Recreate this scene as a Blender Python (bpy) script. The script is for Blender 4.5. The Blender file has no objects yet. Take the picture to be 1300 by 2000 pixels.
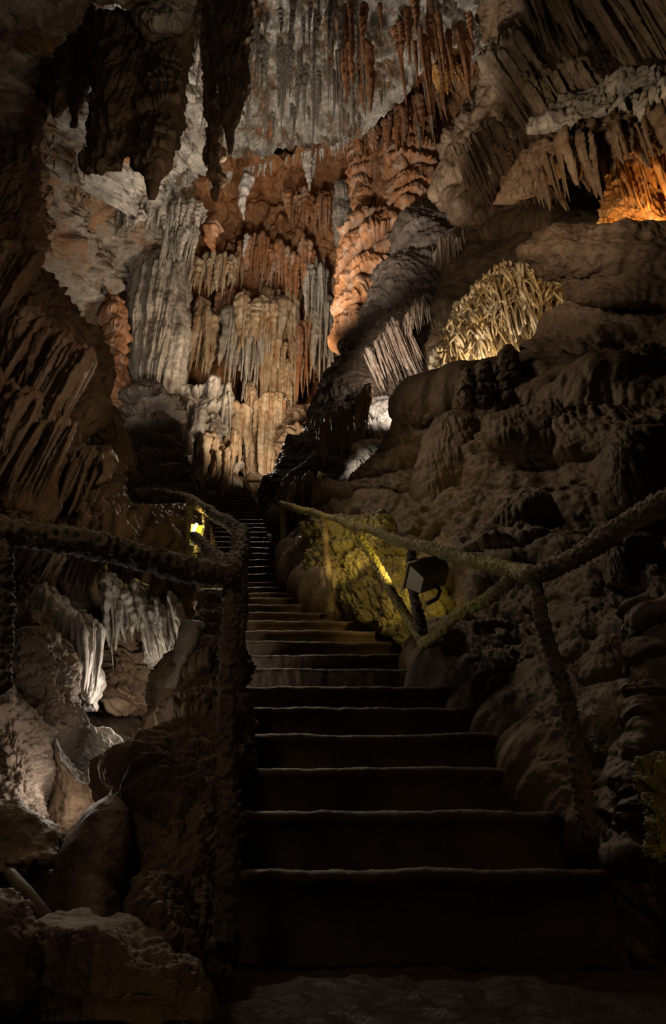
import bpy, math, random
import numpy as np
PI = math.pi
SC = bpy.context.scene
COL = SC.collection
rnd = random.Random(7)

# ------------------------------------------------------------------ camera
F = 1300.0; PITCH = math.radians(28); CZ = 0.24
cp, sp = math.cos(PITCH), math.sin(PITCH)
cam_d = bpy.data.cameras.new('camera'); cam = bpy.data.objects.new('camera', cam_d); COL.objects.link(cam)
cam.location = (0, 0, CZ); cam.rotation_euler = (PI/2 + PITCH, 0, 0)
cam_d.sensor_fit = 'VERTICAL'; cam_d.sensor_height = 36; cam_d.lens = 36*F/2000
cam_d.clip_start = 0.02; cam_d.clip_end = 200
SC.camera = cam

def P(px, py, Y):
    """world point at world depth Y seen at (px, py)"""
    px = np.asarray(px, float); py = np.asarray(py, float); Y = np.asarray(Y, float)
    a = (px-650)/F; b = (1000-py)/F
    dy = cp-b*sp; dz = sp+b*cp
    return np.stack(np.broadcast_arrays(Y*a/dy, Y, CZ+Y*dz/dy), -1)
def ratio(py):
    b = (1000-np.asarray(py, float))/F
    return (sp+b*cp)/(cp-b*sp)

# ------------------------------------------------------------------ world, exposure
w = bpy.data.worlds.new('cave_dark'); SC.world = w; w.use_nodes = True
w.node_tree.nodes['Background'].inputs[0].default_value = (0.55, 0.42, 0.30, 1)
w.node_tree.nodes['Background'].inputs[1].default_value = 0.004
SC.view_settings.view_transform = 'Standard'; SC.view_settings.look = 'None'
SC.view_settings.gamma = 1; SC.view_settings.use_curve_mapping = False
SC.view_settings.exposure = 0.0

# ------------------------------------------------------------------ lights
def light(name, loc, col, energy, size=0.15, kind='POINT', aim=None, angle=90, blend=.6):
    d = bpy.data.lights.new(name, kind); o = bpy.data.objects.new(name, d); COL.objects.link(o)
    o.location = loc; d.color = col; d.energy = energy; d.shadow_soft_size = size
    if kind == 'SPOT':
        d.spot_size = math.radians(angle); d.spot_blend = blend
    if aim is not None:
        from mathutils import Vector
        o.rotation_euler = (Vector(aim)-Vector(loc)).to_track_quat('-Z', 'Y').to_euler()
    return o
WARM = (1.0, .80, .58); WHITE = (1.0, .90, .77); YEL = (1.0, .74, .22); AMB = (1.0, .55, .2)
LIGHTS = [
 # name, (px,py,Y), colour, W, size, kind, aim(px,py,Y), angle
 ('flood_landing',   (540, 880, 10.7), WARM, 300, .25, 'SPOT', (480, 620, 14), 120),
 ('flood_recess',    (520, 760, 10.2), WARM, 620, .25, 'SPOT', (520, 420, 13), 110),
 ('flood_ceiling',   (520, 640, 6.6), WHITE, 2200, .25, 'SPOT', (610, 130, 8.6), 75),
 ('flood_left_wall', (225, 790, 8.4), WHITE, 420, .2, 'SPOT', (190, 400, 10.5), 100),
 ('flood_tiers',     (600, 640, 9.3), WHITE, 140, .2, 'SPOT', (760, 300, 10.5), 80),
 ('flood_spine',     (772, 800, 7.55), WHITE, 60, .1, 'SPOT', (742, 690, 8.4), 110),
 ('flood_chamber',   (292, 1370, 3.75), WHITE, 11, .12, 'POINT', None, 0),
 ('flood_chamber',   (165, 1500, 2.45), WHITE, 3, .1, 'POINT', None, 0),
 ('flood_chamber',   (90, 1740, 2.35), WHITE, 2, .06, 'POINT', None, 0),
 ('flood_coral',     (955, 738, 6.62), WARM, 75, .08, 'SPOT', (985, 600, 7.1), 155),
 ('flood_alcove',    (1245, 452, 4.95), AMB, 45, .06, 'SPOT', (1235, 350, 5.2), 150),
]
for n, p, c, e, s, k, a, an in LIGHTS:
    light(n, P(*p), c, e, s, k, P(*a) if a else None, an)
DIM = (1, .76, .52)  # tint of the added, unseen fill spots for slope, rails and curtains
light('fill_spot', (-.9, 5.0, 6.2), DIM, 150, .35, 'SPOT', (1.8, 3.9, 2.2), 110, 1)
light('fill_spot', (-.9, .2, 4.0), DIM, 22, .6, 'SPOT', (-3.0, 4.2, 2.6), 70, 1)
light('fill_spot', (-.3, .9, 3.0), DIM, 75, .3, 'SPOT', (-1.9, 4.2, 7.2), 75, 1)
light('fill_spot', (-1.3, .2, 2.2), DIM, 20, .3, 'SPOT', (-.9, 2.2, .6), 60, 1)
light('fill_spot', (0, 1.0, 2.7), DIM, 12, .2, 'SPOT', (1.4, 2.2, .9), 50, 1)
light('fill_spot', (0, 3.6, 5.0), DIM, 110, .3, 'SPOT', (-1.6, 5.2, 8.6), 70, 1)
light('fill_spot', (.2, 3.2, 5.0), DIM, 380, .3, 'SPOT', (3.2, 5.4, 8.0), 80, 1)
light('fill_spot', (.1, 3.2, 3.6), DIM, 90, .3, 'SPOT', (-3.4, 5.6, 4.6), 80, 1)
light('spine_fill', (-.7, 5.6, 5.6), (1, .82, .64), 620, .1, 'SPOT', P(755, 690, 8.4), 26, .8)  # added fill from the front for the ribbed fan, no fixture
light('spine_fill', (-.6, 6.2, 4.2), (1, .88, .76), 90, .1, 'SPOT', P(710, 910, 7.4), 16, .8)  # added fill for the grey-white sheet below the fan
light('stair_rim_spot', (-1.7, 11.4, 8.3), WARM, 420, .12, 'SPOT', (-.2, 3.6, 1.4), 40, .8)  # added spot skimming down the stairs to rim the nosings

# ------------------------------------------------------------------ noise
_rs = np.random.RandomState(11)
_perm = _rs.permutation(512).astype(np.int64); _perm = np.concatenate([_perm, _perm, _perm])
_g = _rs.normal(size=(512, 3)); _g /= np.linalg.norm(_g, axis=1)[:, None]
_rp = _rs.rand(512, 3)
def _hash(i, j, k): return _perm[(_perm[(_perm[i & 511] + j) & 511] + k) & 511]
def perlin(p):
    p = np.asarray(p, float); f0 = np.floor(p); i = f0.astype(np.int64); f = p-f0
    u = f*f*f*(f*(f*6-15)+10); out = 0
    for a in (0, 1):
        wa = u[:, 0] if a else 1-u[:, 0]
        for b in (0, 1):
            wb = u[:, 1] if b else 1-u[:, 1]
            for c in (0, 1):
                wc = u[:, 2] if c else 1-u[:, 2]
                g = _g[_hash(i[:, 0]+a, i[:, 1]+b, i[:, 2]+c)]
                out = out + wa*wb*wc*(g[:, 0]*(f[:, 0]-a)+g[:, 1]*(f[:, 1]-b)+g[:, 2]*(f[:, 2]-c))
    return out*1.5
def fbm(p, o=4, gain=.5):
    s = 0; a = 1
    for k in range(o): s = s + a*perlin(p*(2.03**k)+k*17.3); a *= gain
    return s
def billow(p, o=3, gain=.5):
    s = 0; a = 1
    for k in range(o): s = s + a*np.abs(perlin(p*(2.1**k)+k*9.1)); a *= gain
    return s
def worley(p):
    f0 = np.floor(p); i = f0.astype(np.int64); best = np.full(len(p), 9.)
    for a in (-1, 0, 1):
        for b in (-1, 0, 1):
            for c in (-1, 0, 1):
                q = f0+(a, b, c)+_rp[_hash(i[:, 0]+a, i[:, 1]+b, i[:, 2]+c)]
                best = np.minimum(best, ((q-p)**2).sum(1))
    return np.sqrt(best)

def disp(p, sl=0.0, lump=None, dome=None, flute=None, tier=None, rough=None, seed=0):
    """displacement in metres for world points p; sl = slant of the flow lines"""
    q = p.copy()+seed*13.7; d = np.zeros(len(p))
    q[:, 0] += sl*p[:, 2]
    if lump: d += lump[0]*fbm(q/lump[1], 4)
    if dome:
        s = dome[1]; qq = q/s; qq[:, 2] /= 1.5
        qq = qq + .25*np.stack([fbm(q/s+5, 2), fbm(q/s+11, 2), fbm(q/s+19, 2)], 1)
        d += dome[0]*(np.sqrt(np.clip(1-(worley(qq)/1.0)**2, 0, 1))-.4)
        d += .35*dome[0]*(np.sqrt(np.clip(1-(worley(qq*2.4+3)/1.0)**2, 0, 1))-.4)
    fl = 0
    if flute:
        a, s, st = flute; a = min(a, .6*s)
        wq = q/(s*5); wq[:, 2] /= max(1, st*.35)
        wv = s*np.stack([fbm(wq, 2), fbm(wq+7, 2)], 1)
        fq = np.stack([(q[:, 0]+wv[:, 0])/s, (q[:, 1]+wv[:, 1])/s, q[:, 2]/(s*st)], 1)
        fl = a*(billow(fq, 3, .45)*1.6-.5)
    if tier:
        a, h = tier
        t = p[:, 2]/h+.7*perlin(q/(2.2*h))+.35*perlin(q/(.8*h)+4); t = 1-(t-np.floor(t))   # 0 at the top of a tier
        prof = np.clip(t/.55, 0, 1)**.5*np.clip((1-t)/.12, 0, 1)**.6
        d += a*(prof-.5)
        fl = fl*(.35+.9*np.clip((t-.3)/.4, 0, 1))
    d += fl
    if rough: d += rough[0]*fbm(q/rough[1], 4, .6)
    return d

# ------------------------------------------------------------------ materials
def rock(name, cols, scale=1.0, rough=.7, bump=.5, grain=30, streak=.5, moss_or_lit=None, spec=.35, bd=.02):
    m = bpy.data.materials.new(name); m.use_nodes = True; N = m.node_tree.nodes; L = m.node_tree.links
    bs = N['Principled BSDF']; tc = N.new('ShaderNodeTexCoord')
    def noise(sc, det=6, vec=None, r=.6):
        n = N.new('ShaderNodeTexNoise'); n.inputs['Scale'].default_value = sc; n.inputs['Detail'].default_value = det
        n.inputs['Roughness'].default_value = r; L.new(vec or tc.outputs['Object'], n.inputs['Vector']); return n
    mp = N.new('ShaderNodeMapping'); mp.inputs['Scale'].default_value = (1, 1, .12); L.new(tc.outputs['Object'], mp.inputs['Vector'])
    n1 = noise(.9*scale, 5); n2 = noise(5*scale, 5, mp.outputs[0])
    mx = N.new('ShaderNodeMix'); mx.data_type = 'FLOAT'; mx.inputs['Factor'].default_value = streak
    L.new(n1.outputs[0], mx.inputs['A']); L.new(n2.outputs[0], mx.inputs['B'])
    r = N.new('ShaderNodeValToRGB'); e = r.color_ramp.elements
    pos = [.36+.28*i/(len(cols)-1) for i in range(len(cols))]
    e[0].position = pos[0]; e[0].color = (*cols[0], 1); e[1].position = pos[-1]; e[1].color = (*cols[-1], 1)
    for p, c in zip(pos[1:-1], cols[1:-1]): k = e.new(p); k.color = (*c, 1)
    L.new(mx.outputs['Result'], r.inputs[0]); colr = r.outputs[0]
    n3 = noise(grain*.35, 6)
    hs = N.new('ShaderNodeMix'); hs.data_type = 'RGBA'; hs.blend_type = 'MULTIPLY'; hs.inputs['Factor'].default_value = .55
    r3 = N.new('ShaderNodeValToRGB'); r3.color_ramp.elements[0].position = .32; r3.color_ramp.elements[0].color = (.45, .42, .40, 1)
    r3.color_ramp.elements[1].position = .62; r3.color_ramp.elements[1].color = (1.15, 1.12, 1.1, 1)
    L.new(n3.outputs[0], r3.inputs[0]); L.new(colr, hs.inputs['A']); L.new(r3.outputs[0], hs.inputs['B']); colr = hs.outputs['Result']
    if moss_or_lit:
        nm = noise(2.2, 5); rm = N.new('ShaderNodeValToRGB'); rm.color_ramp.elements[0].position = .45; rm.color_ramp.elements[1].position = .6
        L.new(nm.outputs[0], rm.inputs[0]); mm = N.new('ShaderNodeMix'); mm.data_type = 'RGBA'
        L.new(rm.outputs[0], mm.inputs['Factor']); L.new(colr, mm.inputs['A']); mm.inputs['B'].default_value = (*moss_or_lit, 1); colr = mm.outputs['Result']
    L.new(colr, bs.inputs['Base Color']); bs.inputs['Roughness'].default_value = rough
    bs.inputs['Specular IOR Level'].default_value = spec
    nb = noise(grain, 8, None, .7); nb2 = noise(grain*.3, 5, mp.outputs[0], .6)
    ad = N.new('ShaderNodeMath'); ad.operation = 'ADD'; L.new(nb.outputs[0], ad.inputs[0]); L.new(nb2.outputs[0], ad.inputs[1])
    bp = N.new('ShaderNodeBump'); bp.inputs['Strength'].default_value = bump; bp.inputs['Distance'].default_value = bd
    L.new(ad.outputs[0], bp.inputs['Height']); L.new(bp.outputs[0], bs.inputs['Normal'])
    return m
def plain(name, c, rough=.5, metal=0, emit=None, es=0):
    m = bpy.data.materials.new(name); m.use_nodes = True; b = m.node_tree.nodes['Principled BSDF']
    b.inputs['Base Color'].default_value = (*c, 1); b.inputs['Roughness'].default_value = rough; b.inputs['Metallic'].default_value = metal
    if emit: b.inputs['Emission Color'].default_value = (*emit, 1); b.inputs['Emission Strength'].default_value = es
    return m
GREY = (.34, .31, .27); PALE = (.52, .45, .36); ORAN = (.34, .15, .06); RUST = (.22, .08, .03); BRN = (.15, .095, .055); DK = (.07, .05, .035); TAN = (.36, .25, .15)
M = dict(
 ceiling=rock('grey_ceiling_rock', [ORAN, BRN, GREY, (.44, .41, .37), PALE], .9, grain=8, streak=.3, bump=.9, bd=.08),
 orange=rock('orange_cave_rock', [RUST, ORAN, (.40, .20, .09), TAN], .7, grain=9, streak=.45, bump=.8, bd=.07),
 mixed=rock('mottled_wall_rock', [ORAN, (.36, .24, .15), GREY, PALE], 1.1, grain=9, streak=.35, bump=.9, bd=.07),
 column=rock('pale_flowstone', [(.24, .19, .14), GREY, PALE], 1.2, grain=14, streak=.7, bump=.5, bd=.03),
 tancurtain=rock('tan_flowstone', [ORAN, TAN, (.44, .33, .21), PALE], 1.6, grain=16, streak=.8, bump=.5, bd=.03),
 rustcol=rock('rust_flowstone', [RUST, ORAN, (.36, .2, .12), (.4, .3, .22)], 1.3, grain=16, streak=.6, bump=.5, bd=.03),
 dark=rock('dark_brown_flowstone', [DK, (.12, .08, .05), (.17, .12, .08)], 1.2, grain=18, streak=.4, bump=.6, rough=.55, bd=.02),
 brown=rock('brown_flowstone', [(.10, .07, .045), BRN, (.24, .17, .11)], 1.2, grain=22, streak=.4, bump=.6, rough=.6, bd=.015),
 reddark=rock('reddish_dark_flowstone', [(.08, .055, .04), (.15, .085, .05), (.21, .155, .105)], 1.5, grain=22, streak=.75, bump=.5, rough=.55, bd=.015),
 right=rock('brown_right_rock', [(.11, .08, .05), (.17, .12, .08), (.24, .18, .125)], 1.3, grain=26, streak=.3, bump=.7, rough=.55, bd=.012),
 mossy=rock('mossy_wet_rock', [(.10, .08, .04), (.2, .16, .07)], 2, grain=26, streak=.4, bump=.9, rough=.35, moss_or_lit=(.27, .23, .08), bd=.012),
 boulder=rock('pitted_pink_boulder', [(.22, .15, .11), (.38, .29, .23), (.48, .39, .33)], 2.5, grain=26, streak=.1, bump=1.0, bd=.02),
 white=rock('white_calcite', [(.35, .31, .27), (.55, .5, .45), (.68, .64, .6)], 2, grain=22, streak=.6, bump=.5, bd=.012),
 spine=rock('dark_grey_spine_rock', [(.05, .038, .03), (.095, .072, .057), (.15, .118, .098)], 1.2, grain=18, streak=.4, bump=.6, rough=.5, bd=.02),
 drape=rock('tan_brown_drapery', [(.14, .10, .06), (.24, .18, .12), (.34, .27, .19)], 1.5, grain=22, streak=.7, bump=.5, rough=.6, bd=.015),
 pinkish=rock('pinkish_calcite', [(.26, .17, .12), (.42, .33, .27), (.55, .48, .42)], 2, grain=22, streak=.6, bump=.5, bd=.012),
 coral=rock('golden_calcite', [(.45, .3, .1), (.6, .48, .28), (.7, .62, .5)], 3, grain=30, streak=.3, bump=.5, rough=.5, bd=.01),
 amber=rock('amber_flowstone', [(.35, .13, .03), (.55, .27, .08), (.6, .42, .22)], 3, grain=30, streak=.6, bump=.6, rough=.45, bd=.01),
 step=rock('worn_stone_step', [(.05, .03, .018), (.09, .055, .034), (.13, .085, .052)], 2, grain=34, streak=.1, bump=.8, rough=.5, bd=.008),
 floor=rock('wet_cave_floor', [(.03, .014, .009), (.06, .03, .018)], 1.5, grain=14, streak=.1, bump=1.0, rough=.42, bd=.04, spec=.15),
 rail=rock('encrusted_rail', [(.11, .08, .05), (.22, .165, .11), (.34, .26, .18)], 6, grain=55, streak=.1, bump=1.0, rough=.6, bd=.012),
 rail_lit=rock('yellow_lit_rail', [(.2, .16, .08), (.36, .29, .14), (.45, .38, .2)], 6, grain=55, streak=.1, bump=1.0, rough=.6, moss_or_lit=(.42, .38, .08), bd=.012),  # brighter rail copy with the lamp's yellow light put into its colour
)

# ------------------------------------------------------------------ mesh helpers
def tag(o, label=None, cat=None, group=None, kind=None):
    if label: o['label'] = label
    if cat: o['category'] = cat
    if group: o['group'] = group
    if kind: o['kind'] = kind
    return o
def mesh_obj(name, V, Q, mat, parent=None, T=None, origin=None, smooth=True):
    """V (n,3), Q (m,4) quads, T (k,3) triangles -> ONE object whose origin is its base"""
    V = np.asarray(V, float); me = bpy.data.meshes.new(name)
    if parent is None and origin is None:
        origin = np.array([V[:, 0].mean(), V[:, 1].mean(), V[:, 2].min()])
    if parent is not None: origin = np.array(parent.location)
    W = V-origin
    me.vertices.add(len(W)); me.vertices.foreach_set('co', W.astype(np.float32).ravel())
    Q = np.asarray(Q, np.int32).reshape(-1, 4); T = np.zeros((0, 3), np.int32) if T is None else np.asarray(T, np.int32).reshape(-1, 3)
    li = np.concatenate([Q.ravel(), T.ravel()]); n = len(Q)+len(T)
    st = np.concatenate([np.arange(len(Q))*4, len(Q)*4+np.arange(len(T))*3]).astype(np.int32)
    me.loops.add(len(li)); me.loops.foreach_set('vertex_index', li)
    me.polygons.add(n); me.polygons.foreach_set('loop_start', st)
    me.polygons.foreach_set('use_smooth', np.full(n, smooth))
    me.update(calc_edges=True); me.validate(); me.materials.append(mat)
    o = bpy.data.objects.new(name, me); COL.objects.link(o)
    if parent is None: o.location = origin
    else: o.parent = parent
    return o
def empty(name, loc, label, cat, group=None):
    o = bpy.data.objects.new(name, None); COL.objects.link(o); o.location = loc; o.empty_display_size = .1
    return tag(o, label, cat, group)
def gnormals(G, wrap):
    du = (np.roll(G, -1, 1)-np.roll(G, 1, 1)) if wrap else np.gradient(G, axis=1)
    dv = np.gradient(G, axis=0); n = np.cross(du, dv)
    return n/np.maximum(np.linalg.norm(n, axis=-1, keepdims=True), 1e-9)
def gquads(nv, nu, wrap, base=0):
    a = np.arange(nv*nu).reshape(nv, nu)
    if wrap: b = np.roll(a, -1, 1)
    else: b = a[:, 1:]; a = a[:, :-1]
    return np.stack([a[:-1], b[:-1], b[1:], a[1:]], -1).reshape(-1, 4)[:, ::-1]+base

def mass(name, rows, dkw, mat, nu=260, nv=260, e=.8, label=None, cat='rock formation', group=None, kind=None, parent=None, cap=.12, back=.35, sm=22):
    """closed upright body; rows = (py, xl, xr, Yl, Yr, depth) from top to bottom"""
    R = np.array([r if len(r) == 6 else (r[0], r[1], r[2], r[3], r[3], r[4]) for r in rows], float)
    t = np.linspace(0, 1, nv); py = R[0, 0]+(R[-1, 0]-R[0, 0])*t
    # gentle smoothing of the control lines
    def itp(c):
        v = np.interp(py, R[:, 0], R[:, c]); k = max(3, nv//sm)
        vp = np.pad(v, k, mode='edge'); return np.convolve(vp, np.ones(2*k+1)/(2*k+1), 'valid')
    xl, xr, Yl, Yr, ry = [itp(c)[:, None] for c in range(1, 6)]
    nf = int(nu*.72); nb = nu-nf
    th = np.concatenate([np.linspace(0, PI, nf, endpoint=False), np.linspace(PI, 2*PI, nb, endpoint=False)])[None]
    u = (1-np.cos(th))/2; s = np.sin(th); front = s >= 0
    # close the two ends
    ce = np.minimum(1, np.minimum(t/cap, (1-t)/cap))[:, None]; ce = np.sqrt(np.clip(1-(1-ce)**2, .0004, 1))
    Ye = Yl+(Yr-Yl)*u+ry
    pf = P(xl+(xr-xl)*u, py[:, None]+0*u, Ye-ry*ce*np.abs(s)**e)
    pb = P(xl+(xr-xl)*u, py[:, None]+0*u, Ye); pb[..., 1] += back*ry*ce*np.abs(s)
    G = np.where(front[..., None], pf, pb)
    N = gnormals(G, True)
    c = G.mean(1, keepdims=True)
    if ((G-c)*N).sum() < 0: N = -N
    hw = np.linalg.norm(P(xr, py[:, None], Yr)-P(xl, py[:, None], Yl), axis=-1)/2
    d = disp(G.reshape(-1, 3), **dkw).reshape(nv, nu)*ce*np.minimum(1, hw/(.6*np.median(hw)))
    G = G+N*d[..., None]
    V = G.reshape(-1, 3); Q = gquads(nv, nu, True)
    V = np.concatenate([V, G[0].mean(0)[None], G[-1].mean(0)[None]]); a = len(V)-2
    i = np.arange(nu); j = (i+1) % nu; l = (nv-1)*nu
    T = np.concatenate([np.stack([i, j, np.full(nu, a)], 1), np.stack([j+l, i+l, np.full(nu, a+1)], 1)])
    o = mesh_obj(name, V, Q, mat, parent, T)
    return tag(o, label, None if (kind or parent) else cat, group, kind)

def sheet(name, fn, dkw, mat, nx, ny, kind='structure', extra=None):
    u, v = np.meshgrid(np.linspace(0, 1, nx), np.linspace(0, 1, ny)); G = fn(u, v)
    N = gnormals(G, False); tocam = -(G-np.array([0, 0, CZ]))
    flip = np.sign((N*tocam).sum(-1, keepdims=True)); flip[flip == 0] = 1
    if np.median(flip) < 0: N = -N
    d = disp(G.reshape(-1, 3), **dkw).reshape(ny, nx)
    if extra: d = d+extra(G, u, v)
    G = G+N*d[..., None]
    return tag(mesh_obj(name, G.reshape(-1, 3), gquads(ny, nx, False), mat, origin=np.zeros(3)), kind=kind)

class TB:
    """collects tubes into one mesh"""
    def __init__(s): s.V = []; s.Q = []; s.T = []; s.n = 0
    def tube(s, pts, rad, seg=12, noise=.0, ns=.05, flat=None, flute=0, seed=0, cap=True):
        pts = np.asarray(pts, float); n = len(pts); rad = np.broadcast_to(np.asarray(rad, float), (n,))
        tg = np.gradient(pts, axis=0); tg /= np.maximum(np.linalg.norm(tg, axis=1, keepdims=True), 1e-9)
        ref = np.array([0, 1., 0]) if abs(tg[0, 1]) < .9 else np.array([1., 0, 0])
        A = np.cross(tg, ref); A /= np.linalg.norm(A, axis=1, keepdims=True); B = np.cross(A, tg)
        th = np.linspace(0, 2*PI, seg, endpoint=False)
        rr = rad[:, None]*(1+flute*np.cos(th*max(3, seg//4)+seed))
        fx, fy = flat if flat else (1, 1)
        D = A[:, None]*np.cos(th)[None, :, None]*fx+B[:, None]*np.sin(th)[None, :, None]*fy
        G = pts[:, None]+D*rr[..., None]
        if noise:
            q = G.reshape(-1, 3)
            k = fbm(q/ns+seed*3.1, 3).reshape(n, seg)
            G = G+D*(k*noise*np.minimum(1, rad[:, None]/max(rad.max(), 1e-6)+.15))[..., None]
        b = s.n; s.V.append(G.reshape(-1, 3)); s.Q.append(gquads(n, seg, True, b)); s.n += n*seg
        if cap:
            s.V.append(np.array([pts[0], pts[-1]])); i = np.arange(seg); j = (i+1) % seg
            s.T.append(np.stack([i+b, j+b, np.full(seg, s.n)], 1)); s.T.append(np.stack([j+b+(n-1)*seg, i+b+(n-1)*seg, np.full(seg, s.n+1)], 1)); s.n += 2
        return s
    def spike(s, top, L, r, seg=14, nz=26, lean=(0, 0), p=.75, noise=.25, flat=None, seed=0, flute=.1, wob=.25):
        t = np.linspace(0, 1, nz); top = np.asarray(top, float)
        ph = seed*1.7
        x = top[0]+lean[0]*t*L+wob*r*np.sin(t*5+ph); y = top[1]+lean[1]*t*L+wob*r*np.cos(t*4+ph)
        rr = r*((1-t)**p*.97+.03)*(1+.06*np.sin(t*17+ph)+.04*np.sin(t*37+ph*2))*np.sqrt(np.clip(t/min(.12, 2*r/max(L, .01)), .02, 1))
        return s.tube(np.stack([x, y, top[2]-L*t], 1), rr, seg, noise*r, max(.06, r*.9), flat, flute, seed)
    def build(s, name, mat, parent=None, origin=None):
        return mesh_obj(name, np.concatenate(s.V), np.concatenate(s.Q), mat, parent, np.concatenate(s.T) if s.T else None, origin)

def zlen(py0, py1, Y): return float(Y*(ratio(py0)-ratio(py1)))

# ------------------------------------------------------------------ ceiling, walls, floor
LX = [-400, 0, 120, 200, 300, 400, 430, 520, 600, 650, 700, 760, 850, 900, 1000, 1300, 1700]
LY = [330, 330, 350, 390, 430, 390, 345, 322, 300, 290, 262, 212, 135, 120, 60, 20, 0]
def lip(px): return np.interp(px, LX, LY)
def Hc(px): return np.interp(px, [-400, 0, 200, 330, 430, 900, 1100, 1300, 1700], [7.5, 9.5, 13, 15.0, 16.5, 16.5, 15, 13, 10])
def ceil_fn(u, v):
    px = -400+2100*u; py = -420+(lip(px)+420)*v
    Y = Hc(px)/ratio(py); Y = Y*(1+.10*np.clip(v-.9, 0, 1)/.1*0)
    return P(px, py, Y)
sheet('ceiling', ceil_fn, dict(lump=(.9, 2.2), rough=(.42, .6), flute=(.18, .3, 3), seed=1), M['ceiling'], 900, 480)
def back_fn(u, v):
    px = 300+1300*u; l = lip(px)-34; py = l+(1110-l)*v
    Yt = Hc(px)/ratio(lip(px))+.5
    Yw = np.interp(px, [300, 430, 650, 760, 900, 1600], [14.2, 15, 15, 14, 13, 9])
    k = np.clip((py-l)/(640-l), 0, 1)
    Y = Yt+(Yw-Yt)*k**.8+.9*np.sin(PI*np.clip((py-l)/200, 0, 1))
    return P(px, py, Y)
sheet('wall_back', back_fn, dict(lump=(.7, 2.2), rough=(.22, .6), flute=(.35, .4, 5), seed=2), M['orange'], 520, 620)
def left_fn(u, v):
    px = -420+790*u; l = lip(px)-30; py = l+(1010-l)*v
    Yt = Hc(px)/ratio(lip(px))+.1
    Yw = np.interp(px, [-400, 0, 200, 330, 380], [9, 10, 12.3, 14, 14.8])
    k = np.clip((py-l)/(620-l), 0, 1)
    return P(px, py, Yt+(Yw-Yt)*k+.3*np.sin(PI*np.clip((py-l)/150, 0, 1)))
sheet('wall_left', left_fn, dict(lump=(.6, 1.8), rough=(.22, .55), flute=(.2, .3, 3), seed=3), M['mixed'], 420, 520)
def floor_fn(u, v):
    return np.stack([-6+12*u, -2.5+7*v, 0*u], -1)
sheet('floor', floor_fn, dict(lump=(.025, .5), rough=(.02, .14), seed=4), M['floor'], 400, 300)
def under_fn(u, v): return np.stack([.3+2.6*v-(.9*u)*(1-v)*2, 1.9+8*u, .05+v*0+.592*np.clip(8*u-.9, 0, 9)-.55+.25*v], -1)
sheet('floor_under_slope', under_fn, dict(lump=(.1, .6), rough=(.02, .12), seed=44), M['right'], 260, 90)
def rside_fn(u, v): return np.stack([1.5+.1*np.sin(u*5)+.3*v, .6+3.2*u, -.1+.75*v+.35*u], -1)
sheet('wall_right_back', rside_fn, dict(lump=(.2, .8), dome=(.15, .5), seed=45), M['right'], 220, 220)

# ------------------------------------------------------------------ staircase
T0Y, TY, RZ = 2.118, .287, .17
sx0, sy0, sz0 = P(480, 1700, T0Y)
xw = [(1700, 1200), (1590, 1100), (1505, 1033), (1440, 965), (1390, 912), (1345, 880), (1310, 845), (1283, 815), (1255, 780), (1230, 742), (1212, 703), (1196, 680), (1180, 650), (1163, 628), (1150, 610), (1136, 585), (1125, 562)]
stair = empty('stone_staircase', (0.3, 2.1, 0), 'long flight of dark worn stone steps climbing to the lit rear of the cave', 'staircase')
def step(x0, x1, y, z, drop, depth, i):
    prof = np.array([(0.02, -drop), (.02, -drop*.55), (.02, -.05), (0.0, -.036), (-.012, -.022), (-.010, -.008), (.0, 0), (.012, .003), (.05, 0), (.12, 0), (depth*.7, 0), (depth, 0), (depth, -drop)])
    nx = 110; xs = np.linspace(x0, x1, nx)
    G = np.zeros((len(prof), nx, 3)); G[..., 0] = xs[None]
    G[..., 1] = y+prof[:, 0][:, None]; G[..., 2] = z+prof[:, 1][:, None]
    q = G.reshape(-1, 3)
    G[..., 2] += (.010*fbm(q/np.array([.35, 9, 9])+i*3.3, 3)).reshape(G.shape[:2])+(.0035*fbm(q/.04+i, 3)).reshape(G.shape[:2])
    G[..., 1] += (.012*fbm(q/np.array([.3, .5, .3])+i*5.1, 3)).reshape(G.shape[:2])+(.006*fbm(q/.05+i+8, 3)).reshape(G.shape[:2])
    e = np.minimum((xs-x0), (x1-xs))/.05; k = np.sqrt(np.clip(1-(1-np.clip(e, 0, 1))**2, 0, 1))
    G[1:-1, :, 2] -= (.03*(1-k))[None]; G[1:7, :, 1] += (.03*(1-k))[None]
    V = np.concatenate([G.reshape(-1, 3), [[x0, y+depth/2, z-drop/2], [x1, y+depth/2, z-drop/2]]]); n = len(prof)
    i0 = np.arange(n)*nx; j0 = np.roll(i0, -1)
    T = np.concatenate([np.stack([i0, j0, np.full(n, n*nx)], 1), np.stack([j0+nx-1, i0+nx-1, np.full(n, n*nx+1)], 1)])
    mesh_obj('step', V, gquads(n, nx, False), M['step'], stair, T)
XL = []
for i in range(17):
    py, xr = xw[i]
    Y = T0Y+TY*i; z = sz0+RZ*i
    dpt = Y*cp+(z-CZ)*sp
    x0 = (480-650)/F*dpt; x1 = (xr+6-650)/F*dpt
    if i > 12: x0 -= .25*(i-12)/4
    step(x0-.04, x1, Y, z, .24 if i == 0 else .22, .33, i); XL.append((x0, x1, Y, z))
# upper, steeper flight
Y17, z17 = T0Y+TY*16, sz0+RZ*16
for k in range(1, 21):
    Y = Y17+.262*k; z = z17+.205*k; dpt = Y*cp+(z-CZ)*sp
    t = k/20
    x0 = (405+10*t-650)/F*dpt; x1 = (556-68*t-650)/F*dpt
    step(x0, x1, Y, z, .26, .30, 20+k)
YTOP, ZTOP = Y17+.262*20, z17+.205*20
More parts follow.
